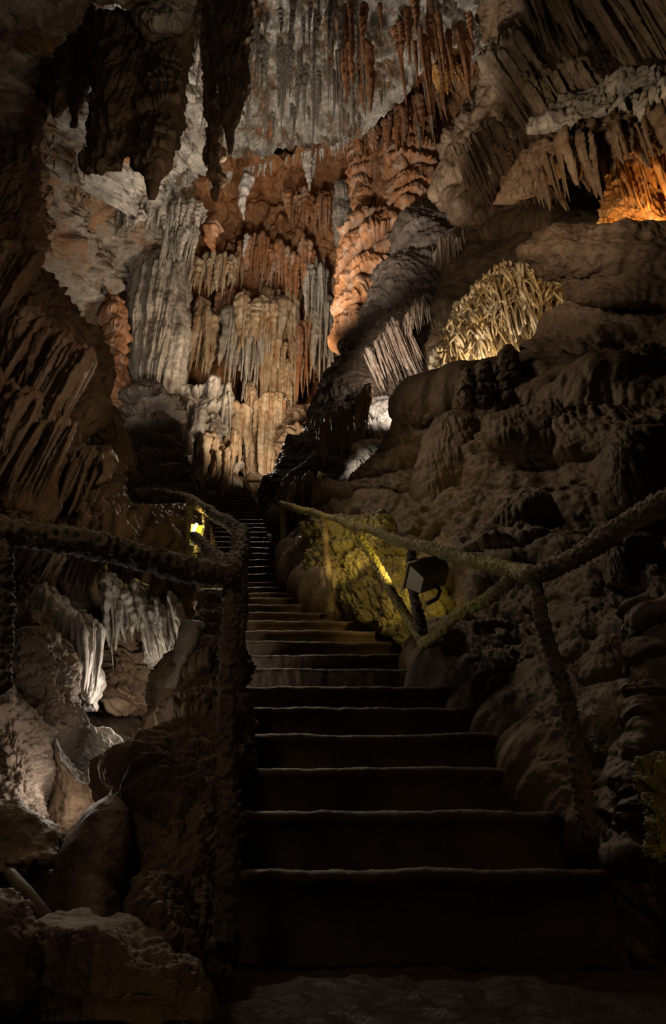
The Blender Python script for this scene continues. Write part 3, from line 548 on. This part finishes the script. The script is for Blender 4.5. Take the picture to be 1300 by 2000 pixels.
for k, (x0, x1, yt, yb, Y, n, r, ln, mt, lb) in enumerate([
 (930, 1010, [(0, 110), (1, 60)], [(0, 300), (1, 250)], (6.6, 5.8), 20, .075, .25, 'drape', 'brown pleats sweeping down right beside the ceiling lip'),
 (1010, 1130, [(0, 150), (1, 130)], [(0, 330), (1, 300)], (5.7, 5.2), 26, .07, .2, 'drape', 'pleated brown drapery under the top right fan'),
 (880, 970, [(0, 290), (1, 240)], [(0, 430), (1, 400)], (7.2, 6.5), 20, .07, .2, 'brown', 'dim ribs on the lower left flank of the upper right mass'),
 (960, 1060, [(0, 290), (1, 300)], [(0, 420), (1, 430)], (6.2, 5.8), 22, .065, .15, 'brown', 'brown ribs hanging above the top of the right dome')]):
    tubes_curtain('drapery', x0, x1, yt, yb, Y, n, r, M[mt], lb, lean=(ln, 0), seed=130+k, flat=(.6, 1.3), p=.45, dy=.12, tj=16)
# lit draperies on the spine
tubes_curtain('fan_drapery', 710, 800, [(0, 690), (.5, 635), (1, 650)], [(0, 790), (1, 760)], 8.4, 34, .035, M['pinkish'], 'lit fan of pink-white ribs on the dark spine', lean=(.25, 0), seed=6, flat=(.7, 1.2), p=.4, dy=.1)
tubes_curtain('fan_drapery', 785, 838, [(0, 620), (1, 585)], [(0, 680), (1, 640)], 8.35, 18, .035, M['pinkish'], 'small bright drapery above the lit fan, next to the right dome', seed=7, flat=(.7, 1.2), p=.5, dy=.1)
tubes_curtain('fan_drapery', 840, 905, [(0, 480), (1, 450)], [(0, 540), (1, 500)], 8.4, 18, .035, M['pinkish'], 'small grey-white drapery on the upper left shoulder of the right dome', seed=8, flat=(.7, 1.2), p=.5, dy=.1)
mass('lit_flowstone', [(775, 712, 765, 8.3, .12), (810, 708, 780, 8.2, .2), (850, 715, 775, 8.1, .2), (880, 725, 752, 8.1, .12)], dict(flute=(.05, .07, 5), lump=(.08, .3), seed=62, sl=.3), M['white'], 160, 150, label='pinkish lit lump of flowstone below the white fan of ribs', cat='flowstone')
mass('lit_flowstone', [(858, 700, 760, 7.5, .15), (900, 680, 760, 7.4, .25), (940, 660, 745, 7.3, .25), (985, 640, 720, 7.2, .15)], dict(flute=(.03, .1, 3), lump=(.06, .3), seed=63, sl=.5), M['white'], 160, 150, label='grey-white flowstone sheet wedged between spine and right slope', cat='flowstone')
tubes_curtain('dark_drapery', 566, 645, [(0, 955), (1, 915)], [(0, 1060), (1, 1040)], 6.9, 18, .06, M['reddark'], 'dark purplish draperies hanging behind the upper right handrail', seed=9, flat=(.7, 1.2), p=.5, dy=.12)
tubes_curtain('dark_drapery', 618, 720, [(0, 830), (1, 760)], [(0, 930), (1, 880)], 7.6, 18, .07, M['brown'], 'brown ribbed draperies on the lower left face of the dark spine', seed=10, flat=(.7, 1.2), p=.5, dy=.12)

# centre right columns
mass('rust_column', [(255, 690, 712, 11.6, .25), (275, 678, 726, 11.5, .4), (340, 684, 734, 11.5, .5), (420, 692, 738, 11.4, .5), (450, 690, 742, 11.4, .4)], dict(flute=(.16, .13, 8), tier=(.1, .45), lump=(.08, .6), seed=64), M['rustcol'], 180, 200, label='rust-orange fluted column hanging right of the orange recess', cat='column')
mass('rust_column', [(215, 735, 765, 11.0, .2), (260, 722, 775, 11.0, .35), (340, 728, 768, 11.0, .4), (400, 736, 760, 11.0, .25), (425, 742, 754, 11.0, .1)], dict(flute=(.16, .12, 10), lump=(.08, .6), seed=65), M['rustcol'], 160, 200, label='brown tapering column between the rust column and the tiered one', cat='column')
mass('tiered_column', [(190, 790, 815, 10.8, .3), (240, 765, 840, 10.6, .5), (300, 758, 852, 10.5, .6), (370, 762, 850, 10.4, .6), (425, 770, 835, 10.4, .4)], dict(flute=(.16, .12, 7), tier=(.34, .62), lump=(.1, .7), seed=66), M['rustcol'], 220, 240, label='stout tiered rust column left of the dark spine top', cat='column')
mass('tiered_mound', [(412, 700, 800, 10.6, .3), (435, 686, 812, 10.4, .7), (500, 676, 790, 10.3, .8), (560, 668, 760, 10.2, .8), (620, 664, 735, 10.1, .8), (680, 662, 712, 10.0, .5)], dict(flute=(.18, .14, 7), tier=(.42, .9), lump=(.15, .8), seed=67, sl=.15), M['rustcol'], 280, 300, label='wide tiered reddish flowstone mound below the rust columns', cat='flowstone')
mass('white_pillar', [(350, 655, 672, 12.2, .15), (400, 650, 684, 12.2, .25), (480, 655, 690, 12.1, .3), (540, 662, 686, 12.1, .2)], dict(flute=(.12, .1, 10), lump=(.06, .6), seed=68), M['column'], 140, 180, label='slender pale pillar at the right rim of the orange recess', cat='column')
tubes_curtain('lip_fringe', 690, 860, [(0, 275), (.5, 200), (1, 150)], [(0, 330), (.5, 330), (1, 260)], (11.2, 10.0), 22, .13, M['rustcol'], 'rusty fringe hanging over the tiered column from the ceiling lip', seed=11, dy=.5, p=.6)
tubes_curtain('golden_fringe', 845, 900, [(0, 125), (1, 118)], [(0, 200), (1, 180)], 9.2, 10, .11, M['amber'], 'small golden fringe under the ceiling lip beside the dark spine', seed=12, dy=.2, p=.6)

# back wall curtains
C = M
for k, (x0, x1, yt, yb, Y, n, r, mt, lb) in enumerate([
 (372, 425, 600, 770, 13.4, 10, .17, 'tancurtain', 'tan curtain of stalactites immediately right of the pale fluted column'),
 (430, 470, 560, 700, 13.6, 8, .14, 'rustcol', 'short rusty curtain above the dark gap in the back wall'),
 (445, 520, 600, 800, 13.2, 14, .17, 'column', 'pale curtain with long point at the centre of the back wall'),
 (470, 540, 590, 720, 12.9, 14, .13, 'tancurtain', 'fringed cream curtain under the orange overhang'),
 (520, 580, 570, 860, 13.4, 12, .18, 'tancurtain', 'long orange-brown curtain right of the cream curtain'),
 (580, 625, 620, 800, 13.4, 9, .15, 'rustcol', 'rust curtain with tattered tips near the right of the back wall'),
 (612, 665, 590, 780, 13.0, 9, .19, 'column', 'cream curtain tapering to a point left of the reddish mound'),
 (400, 450, 750, 900, 12.4, 12, .11, 'column', 'dense grey fringe left of the tall tan columns'),
 (360, 400, 790, 960, 12.2, 10, .11, 'column', 'whitish fringe against the right side of the pale column foot'),
 (400, 460, 860, 985, 12.0, 14, .10, 'tancurtain', 'low fringe of thin drips just above the top of the stairs'),
 (455, 480, 800, 970, 12.6, 6, .12, 'tancurtain', 'narrow tan curtain left of the tall tan columns'),
 (560, 610, 480, 600, 12.8, 11, .12, 'rustcol', 'orange fringe on the right of the overhang'),
 (595, 640, 520, 640, 12.7, 9, .10, 'column', 'white dripping fringe right under the orange overhang'),
 (370, 470, 500, 590, 12.9, 16, .12, 'tancurtain', 'long fringe along the lower edge of the orange overhang'),
 (470, 560, 470, 570, 13.0, 14, .12, 'rustcol', 'deep orange drips in the middle of the recess'),
 (560, 660, 380, 470, 12.7, 14, .12, 'rustcol', 'orange drips below the right end of the grey ceiling lip'),
 (325, 385, 440, 530, 11.4, 12, .12, 'column', 'cream stalactite curtain above the pale fluted column'),
 (235, 300, 395, 470, 10.8, 12, .12, 'column', 'cream stalactite curtain left of the pale column cap'),
 (300, 400, 400, 460, 10.9, 14, .10, 'column', 'jagged cream fringe along the left bulge of the ceiling'),
 (95, 235, 350, 420, 9.6, 18, .08, 'mixed', 'short broken fringe along the mottled left wall'),
]):
    tubes_curtain('stalactite_curtain', x0, x1, yt, yb, Y, n, r, C[mt], lb, seed=20+k, dy=.3, p=.55, tj=14)
# tall columns at the back
for x0, x1, y0, y1, Y, mt, lb in [
 (478, 500, 745, 965, 13.0, 'tancurtain', 'slim tan column, left of the two tall ones above the stair top'),
 (498, 560, 765, 975, 12.7, 'tancurtain', 'broad tan column with rounded dark cap above the stair top'),
 (545, 575, 700, 960, 13.2, 'tancurtain', 'tan column right of the broad round-capped one'),
 (410, 432, 800, 985, 12.3, 'column', 'thin grey column rising beside the stair top')]:
    w_ = x1-x0
    mass('column', [(y0, x0+w_*.3, x1-w_*.3, Y, .2), (y0+12, x0+w_*.08, x1-w_*.08, Y, .4), (y0+60, x0, x1, Y, .5), (y1, x0+w_*.08, x1-w_*.12, Y, .45)],
         dict(flute=(.16, .15, 16), lump=(.06, .8), rough=(.02, .1), seed=int(x0)), M[mt], 160, 220, label=lb, cat='column', cap=.06)
mass('grey_flowstone', [(755, 365, 420, 12.6, .3), (785, 355, 440, 12.3, .6), (840, 352, 460, 12.2, .7), (900, 355, 455, 12.2, .7), (990, 360, 460, 12.0, .5)],
     dict(flute=(.18, .14, 5), tier=(.35, .9), lump=(.2, .7), seed=70), M['column'], 220, 240, label='grey tiered flowstone between the pale column and the tan columns', cat='flowstone')
mass('dark_hollow_rock', [(930, 440, 500, 12.6, .3), (960, 425, 520, 12.5, .4), (1010, 420, 530, 12.4, .3)], dict(lump=(.3, .5), rough=(.08, .2), seed=71), M['dark'], 140, 100, label='dark rock just behind the top step', cat='rock')
mass('grey_rock', [(790, 575, 620, 12.2, .3), (830, 560, 640, 12, .6), (900, 555, 630, 11.8, .7), (960, 540, 600, 11.6, .5)], dict(lump=(.3, .7), rough=(.12, .2), flute=(.1, .2, 1), seed=72), M['brown'], 180, 160, label='blurry grey-green rock right of the tan columns', cat='rock')

# ------------------------------------------------------------------ near dark curtains, upper left
mass('near_ceiling_rock', [(-160, -300, 420, 3.2, .5), (-60, -300, 400, 3.4, .6), (0, -260, 190, 3.7, .5), (60, -240, 120, 4.0, .5), (110, -220, 60, 4.2, .4), (150, -200, 10, 4.4, .2)],
     dict(lump=(.18, .6), rough=(.06, .12), seed=73), M['ceiling'], 260, 220, label='rough grey ceiling rock in the top left corner', cat='rock')
mass('near_ceiling_rock', [(-80, 230, 400, 4.2, .3), (-20, 240, 385, 4.3, .4), (30, 262, 372, 4.4, .3), (65, 300, 360, 4.5, .15)],
     dict(lump=(.12, .4), rough=(.05, .1), seed=74), M['ceiling'], 180, 140, label='grey knob of ceiling rock over the big dark curtain', cat='rock')
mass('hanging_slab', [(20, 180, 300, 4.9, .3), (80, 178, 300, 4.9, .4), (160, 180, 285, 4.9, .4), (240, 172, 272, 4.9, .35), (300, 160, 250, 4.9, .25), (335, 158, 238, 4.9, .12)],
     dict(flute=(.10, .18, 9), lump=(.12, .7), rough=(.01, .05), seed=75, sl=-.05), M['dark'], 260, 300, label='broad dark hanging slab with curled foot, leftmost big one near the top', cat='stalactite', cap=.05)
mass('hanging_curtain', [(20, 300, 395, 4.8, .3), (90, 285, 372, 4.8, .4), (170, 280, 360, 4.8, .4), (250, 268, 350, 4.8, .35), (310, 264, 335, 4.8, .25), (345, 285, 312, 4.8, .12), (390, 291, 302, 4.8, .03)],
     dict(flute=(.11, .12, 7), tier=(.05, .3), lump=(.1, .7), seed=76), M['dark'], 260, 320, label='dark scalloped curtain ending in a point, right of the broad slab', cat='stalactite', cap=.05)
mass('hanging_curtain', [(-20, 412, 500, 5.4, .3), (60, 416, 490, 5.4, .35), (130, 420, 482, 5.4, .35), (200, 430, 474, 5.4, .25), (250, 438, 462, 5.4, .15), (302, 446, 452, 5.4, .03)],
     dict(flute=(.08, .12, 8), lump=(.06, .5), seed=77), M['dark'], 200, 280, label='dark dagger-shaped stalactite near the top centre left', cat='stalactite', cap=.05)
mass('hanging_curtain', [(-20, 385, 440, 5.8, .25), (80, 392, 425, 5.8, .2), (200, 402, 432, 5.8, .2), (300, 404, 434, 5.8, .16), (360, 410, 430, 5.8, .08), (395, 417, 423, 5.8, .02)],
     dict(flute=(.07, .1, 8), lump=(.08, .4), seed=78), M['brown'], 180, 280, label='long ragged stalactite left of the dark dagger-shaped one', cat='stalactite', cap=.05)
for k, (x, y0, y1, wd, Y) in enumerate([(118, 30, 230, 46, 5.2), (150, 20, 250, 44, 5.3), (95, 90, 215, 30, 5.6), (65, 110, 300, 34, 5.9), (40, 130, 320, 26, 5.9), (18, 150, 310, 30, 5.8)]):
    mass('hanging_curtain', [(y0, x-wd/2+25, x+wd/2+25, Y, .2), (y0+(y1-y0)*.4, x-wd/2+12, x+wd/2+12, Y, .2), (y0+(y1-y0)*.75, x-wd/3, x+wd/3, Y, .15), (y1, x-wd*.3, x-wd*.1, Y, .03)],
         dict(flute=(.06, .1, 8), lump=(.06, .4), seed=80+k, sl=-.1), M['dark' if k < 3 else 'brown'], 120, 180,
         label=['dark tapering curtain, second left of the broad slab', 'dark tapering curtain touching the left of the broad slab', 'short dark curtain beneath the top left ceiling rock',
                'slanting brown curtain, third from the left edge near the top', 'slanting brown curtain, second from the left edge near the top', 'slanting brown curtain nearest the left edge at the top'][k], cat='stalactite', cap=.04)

# ------------------------------------------------------------------ individual stalactites
def stalactite(x, y0, y1, wpx, Y, mat, label, group=None, seed=0, name='stalactite'):
    L = zlen(y0, y1, Y); b = (1000-y0)/F; r = wpx/2/F*Y/(cp-b*sp)
    tb = TB(); tb.spike(P(x, y0, Y), L, r, 16, 40, (0, 0), .8, .3, (1, .85), seed=seed, flute=.1)
    return tag(tb.build(name, mat), label, 'stalactite', group)
stalactite(482, 342, 426, 30, 11.0, M['white'], 'single white conical stalactite left below the grey ceiling lip', seed=1)
stalactite(603, 300, 372, 22, 11.0, M['white'], 'white pointed stalactite right below the grey ceiling lip', seed=2)
stalactite(611, 302, 352, 14, 11.1, M['white'], 'smaller white stalactite joined to the right lip stalactite', seed=3)
stalactite(481, 455, 505, 12, 12.4, M['white'], 'thin white stalactite in the orange recess below the conical one', seed=4)
stalactite(418, 440, 488, 38, 11.8, M['rustcol'], 'blunt rust-coloured stalactite bulb left in the orange recess', seed=5)
R3 = random.Random(21)
fields = [ # n, x range, top y, length range, width, depth fn, material, label, group
 (74, (390, 720), (-20, 170), (50, 150), (6, 16), 'grey', 'column', 'pale needle stalactite in the dense top centre cluster of the ceiling', 'needle stalactites at the top centre'),
 (34, (640, 950), (-20, 100), (50, 180), (8, 26), 'grey', 'rustcol', 'brown stalactite in the cluster hanging top right of centre', 'brown stalactites right of the top centre'),
 (30, (440, 680), 'lip', (14, 36), (4, 9), 'lip', 'white', 'tiny white stalactite fringing the grey ceiling lip', 'tiny stalactites on the ceiling lip'),
 (24, (500, 900), (120, 260), (15, 60), (5, 11), 'grey', 'ceiling', 'short grey stalactite dotted on the grey ceiling band', 'short stalactites on the grey ceiling'),
 (26, (90, 420), (250, 420), (15, 45), (5, 10), 'left', 'column', 'short cream stalactite scattered over the mottled left wall', 'short stalactites on the left wall'),
 (36, (380, 660), (480, 700), (30, 110), (6, 14), 'back', 'tancurtain', 'slender tan stalactite among the curtains of the back wall', 'slender stalactites on the back wall'),
]
for n, xr, yr, lr, wr, dm, mt, lb, gp in fields:
    for k in range(n):
        x = R3.uniform(*xr); y = lip(x)-6 if yr == 'lip' else R3.uniform(*yr); L = R3.uniform(*lr); wd = R3.uniform(*wr)
        if dm == 'back': Y = R3.uniform(12.9, 13.8)
        elif dm == 'lip': Y = float(Hc(x)/ratio(y))-.35
        elif dm == 'left': Y = float(Hc(x)/ratio(min(y, lip(x))))-.3
        else: Y = float(Hc(x)/ratio(y))*R3.uniform(.88, .98)
        o = stalactite(x, y, y+L, wd, Y, M[mt], lb, gp, seed=k*3)

# ------------------------------------------------------------------ railings
def log(parent, name, pts, r, mat, n=60, wob=.008, noise=.010, seed=0):
    pts = np.array([P(*p) for p in pts]); s = np.concatenate([[0], np.cumsum(np.linalg.norm(np.diff(pts, axis=0), axis=1))])
    t = np.linspace(0, s[-1], max(n, int(s[-1]*(220 if s[-1] < 3 else 110)))); Q = np.stack([np.interp(t, s, pts[:, c]) for c in range(3)], 1)
    for c in range(3): Q[:, c] += wob*np.sin(t*7+seed+c*2)*np.sin(PI*t/s[-1])
    rr = np.interp(t, s, r if hasattr(r, '__len__') else [r]*len(pts))*(1+.08*np.sin(t*23+seed))
    e = np.minimum(t, s[-1]-t)/(rr*1.0); rr = rr*np.sqrt(np.clip(1-(1-np.clip(e, 0.02, 1))**2, .03, 1))
    return TB().tube(Q, rr, 44 if s[-1] < 3 else 26, noise, .016, seed=seed).build(name, mat, parent)
# left near railing
rl = empty('rustic_railing', tuple(P(440, 1850, 1.95)), 'thick encrusted handrail and post crossing the left foreground', 'railing')
log(rl, 'handrail', [(-60, 1020, 1.52), (0, 1036, 1.55), (130, 1058, 1.63), (270, 1092, 1.74), (380, 1115, 1.84), (462, 1128, 1.92)], [.038, .036, .036, .037, .036, .036], M['rail'], seed=1)
log(rl, 'post', [(452, 1120, 1.93), (450, 1300, 1.93), (444, 1500, 1.93), (441, 1700, 1.94), (440, 1850, 1.95)], [.030, .027, .026, .027, .03], M['rail'], seed=2)
log(rl, 'post', [(3, 1040, 1.56), (2, 1200, 1.56), (-8, 1360, 1.56)], .032, M['rail'], seed=3)
# second section following the stair
rm = empty('rustic_railing', tuple(P(470, 1400, 3.0)), 'encrusted handrail climbing the left side of the stairs past the lit lamp', 'railing')
log(rm, 'handrail', [(452, 1120, 1.95), (462, 1085, 2.3), (474, 1042, 2.9)], [.036, .034, .034], M['rail'], seed=4)
log(rm, 'handrail', [(474, 1042, 2.9), (440, 1018, 3.5), (408, 1000, 4.1), (368, 972, 5.1)], [.034, .034, .034, .034], M['rail'], seed=5)
log(rm, 'handrail', [(368, 972, 5.1), (340, 966, 5.8), (300, 958, 6.8)], .030, M['rail'], seed=50)
log(rm, 'post', [(472, 1045, 2.92), (470, 1200, 2.95), (468, 1400, 3.0)], [.026, .026, .028], M['rail'], seed=6)
log(rm, 'brace', [(448, 1112, 2.0), (412, 1080, 2.6), (378, 1046, 3.3)], .024, M['rail'], seed=7)
log(rm, 'post', [(402, 1000, 4.2), (403, 1050, 4.25), (404, 1130, 4.3)], .026, M['rail'], seed=8)
log(rm, 'post', [(370, 975, 4.9), (369, 1040, 4.9), (366, 1130, 4.9)], .030, M['rail'], seed=9)
log(rm, 'brace', [(405, 1022, 4.4), (415, 1055, 4.5), (424, 1092, 4.6)], .022, M['rail'], seed=10)
log(rm, 'brace', [(392, 1062, 4.4), (382, 1080, 4.2), (372, 1104, 4.1)], .022, M['rail_lit'], seed=11)
# right railing
rr_ = empty('rustic_railing', tuple(P(835, 1312, 3.78)), 'long yellow-lit handrail with posts down the right side of the stairs', 'railing')
log(rr_, 'handrail', [(548, 984, 6.7), (633, 1008, 5.2), (695, 1028, 4.4), (795, 1060, 3.55), (920, 1093, 2.85), (985, 1112, 2.55), (1046, 1124, 2.3)], [.034, .032, .032, .032, .032, .032, .033], M['rail_lit'], seed=12)
log(rr_, 'handrail', [(1046, 1124, 2.3), (1120, 1088, 2.12), (1200, 1042, 1.94), (1300, 985, 1.74), (1440, 900, 1.5)], .033, M['rail'], seed=13)
log(rr_, 'post', [(550, 986, 6.7), (555, 1050, 6.7), (560, 1124, 6.7)], .032, M['rail_lit'], seed=14)
log(rr_, 'post', [(632, 1010, 5.15), (638, 1090, 5.1), (646, 1198, 5.1)], .028, M['rail'], seed=15)
log(rr_, 'post', [(803, 1062, 3.6), (808, 1150, 3.65), (822, 1230, 3.7), (836, 1316, 3.78)], [.03, .03, .032, .034], M['rail'], seed=16)
log(rr_, 'post', [(1046, 1128, 2.3), (1058, 1200, 2.32), (1082, 1290, 2.33), (1108, 1400, 2.33), (1128, 1500, 2.34), (1152, 1640, 2.34)], [.022, .023, .027, .028, .03, .032], M['rail'], seed=17)
log(rr_, 'brace', [(694, 1034, 4.4), (730, 1095, 4.2), (775, 1170, 3.95), (828, 1258, 3.65)], [.024, .025, .028, .028], M['rail_lit'], seed=18)
log(rr_, 'brace', [(822, 1260, 3.65), (880, 1215, 3.2), (940, 1175, 2.85), (1000, 1130, 2.48)], [.028, .026, .026, .026], M['rail_lit'], seed=19)
# far rails
rf = empty('rustic_railing', tuple(P(520, 1100, 8.5)), 'far brown railing on the right of the upper stairs', 'railing')
log(rf, 'handrail', [(478, 942, 11.6), (505, 985, 10.2), (540, 1035, 8.8), (578, 1082, 7.5)], .045, M['rail'], seed=20)
log(rf, 'handrail', [(520, 965, 9.8), (548, 992, 8.6), (572, 1040, 7.8), (580, 1080, 7.4)], .03, M['rail'], seed=21)
log(rf, 'brace', [(524, 1045, 8.6), (545, 1080, 7.8)], .035, M['rail'], seed=22)
for k, (x, a, b, Y) in enumerate([(503, 982, 1055, 10.0), (490, 962, 1020, 11), (523, 1012, 1092, 9), (545, 1042, 1120, 8.1), (578, 1080, 1124, 7.5)]):
    log(rf, 'post', [(x, a, Y), (x+1, (a+b)/2, Y), (x+2, b, Y)], .04, M['rail'], seed=23+k)
rt = empty('landing_rail', tuple(P(392, 990, 12)), 'thin dark horizontal rail at the stair top against the pale fringe', 'railing')
log(rt, 'handrail', [(343, 941, 11.9), (393, 941, 11.9)], .03, M['dark'], seed=30, noise=.004)
log(rt, 'post', [(393, 938, 11.9), (396, 985, 11.9)], .06, M['rail'], seed=31)
rt2 = empty('landing_rail', tuple(P(480, 985, 12)), 'thin dark horizontal rail at the stair top before the tan columns', 'railing')
log(rt2, 'handrail', [(479, 939, 11.8), (550, 942, 11.8)], .03, M['dark'], seed=32, noise=.004)
log(rt2, 'post', [(479, 937, 11.8), (481, 985, 11.8)], .05, M['rail'], seed=33)

# ------------------------------------------------------------------ lamps
def box_prism(top, bot, h0, h1, ax):
    """frustum between two rectangles; ax = (centre, X, Y, Z axes)"""
    c, X, Yv, Z = ax; V = []
    for (hx, hy), z in ((bot, h0), (top, h1)):
        for sx, sy in ((-1, -1), (1, -1), (1, 1), (-1, 1)): V.append(c+X*hx*sx+Yv*hy*sy+Z*z)
    Q = [(0, 3, 2, 1), (4, 5, 6, 7), (0, 1, 5, 4), (1, 2, 6, 5), (2, 3, 7, 6), (3, 0, 4, 7)]
    return np.array(V), Q
def bevel(o, w_=.004):
    m = o.modifiers.new('bevel', 'BEVEL'); m.width = w_; m.segments = 3; return o
MH = plain('lamp_housing', (.30, .26, .17), .5, .2); MBK = plain('black_rubber', (.02, .02, .02), .6)
from mathutils import Euler
def axes(c, e):
    m = Euler(e).to_matrix(); return (np.array(c), np.array(m.col[0]), np.array(m.col[1]), np.array(m.col[2]))
cR = P(836, 1122, 3.5)
fr = empty('floodlight', tuple(P(840, 1185, 3.55)), 'boxy grey-beige floodlight turned to the rock on the right railing post', 'lamp')
ax = axes(cR, (math.radians(-28), math.radians(-24), math.radians(18)))
V, Q = box_prism((.12, .085), (.09, .06), -.065, .035, ax); bevel(mesh_obj('housing', V, Q, MH, fr, smooth=False))
V, Q = box_prism((.12, .085), (.135, .098), .035, .06, ax); bevel(mesh_obj('lid', V, Q, MH, fr, smooth=False))
V, Q = box_prism((.05, .035), (.055, .04), .052, .075, ax); bevel(mesh_obj('hinge_block', V, Q, MBK, fr, smooth=False))
TB().tube([cR+np.array([.03, .0, -.05]), cR+np.array([.06, .0, -.10]), cR+np.array([.04, .01, -.14]), cR+np.array([-.02, .02, -.17])], .012, 12).build('bracket', MBK, fr)
light('floodlight_or_fill', P(800, 1098, 3.85), YEL, 18, .05, 'SPOT', P(655, 1080, 5.2), 100, .6)
light('floodlight_or_fill', P(705, 1080, 4.6), YEL, 16, .05, 'SPOT', P(575, 1020, 6.6), 75, .6)  # extra spot added further up the rail, apart from the floodlight
light('floodlight_or_fill', P(850, 1150, 3.9), YEL, 1.6, .04, 'SPOT', P(830, 1220, 4.3), 110, .6)
cL = P(381, 1040, 4.35)
fl = empty('lit_lamp', tuple(P(383, 1075, 4.4)), 'small lit lamp glowing yellow on the left railing posts', 'lamp')
ax = axes(cL, (math.radians(25), 0, math.radians(20)))
V, Q = box_prism((.055, .03), (.04, .02), -.08, .08, ax); V[:, 1] += .05; bevel(mesh_obj('housing', V, Q, MH, fl, smooth=False))
glow = plain('lit_tube', (1, .95, .6), .3, 0, (1.0, .86, .22), 14)
refl = plain('yellow_lit_glass', (.6, .54, .08), .4, 0, (1.0, .82, .06), .22)
V, Q = box_prism((.042, .008), (.034, .008), -.06, .065, ax); V[:, 1] += .02; bevel(tag(mesh_obj('lamp_glass', V, Q, refl, fl, smooth=False), 'yellow glowing glass'))
a = np.array([.018, -.01, .045]); off = np.array([0, -.045, 0]); tag(TB().tube([cL-a+off, cL+a+off], .010, 12).build('lamp_tube', glow, fl), 'glowing white-yellow tube')
TB().tube([cL+np.array([0, .04, -.08]), cL+np.array([-.01, .05, -.14])], .01, 10).build('bracket', MBK, fl)
light('lit_lamp_light', cL+np.array([0, -.09, 0]), YEL, 3.0, .03, 'POINT')
light('low_warm_point', P(1330, 1500, 1.35), YEL, .25, .03, 'POINT')
light('low_warm_point', P(300, 2050, 1.1), (1, .7, .35), .25, .05, 'POINT')
light('low_warm_point', (1.35, 1.75, .32), (1, .66, .28), .5, .02, 'POINT')  # added unseen point grazing the floor for warm glints
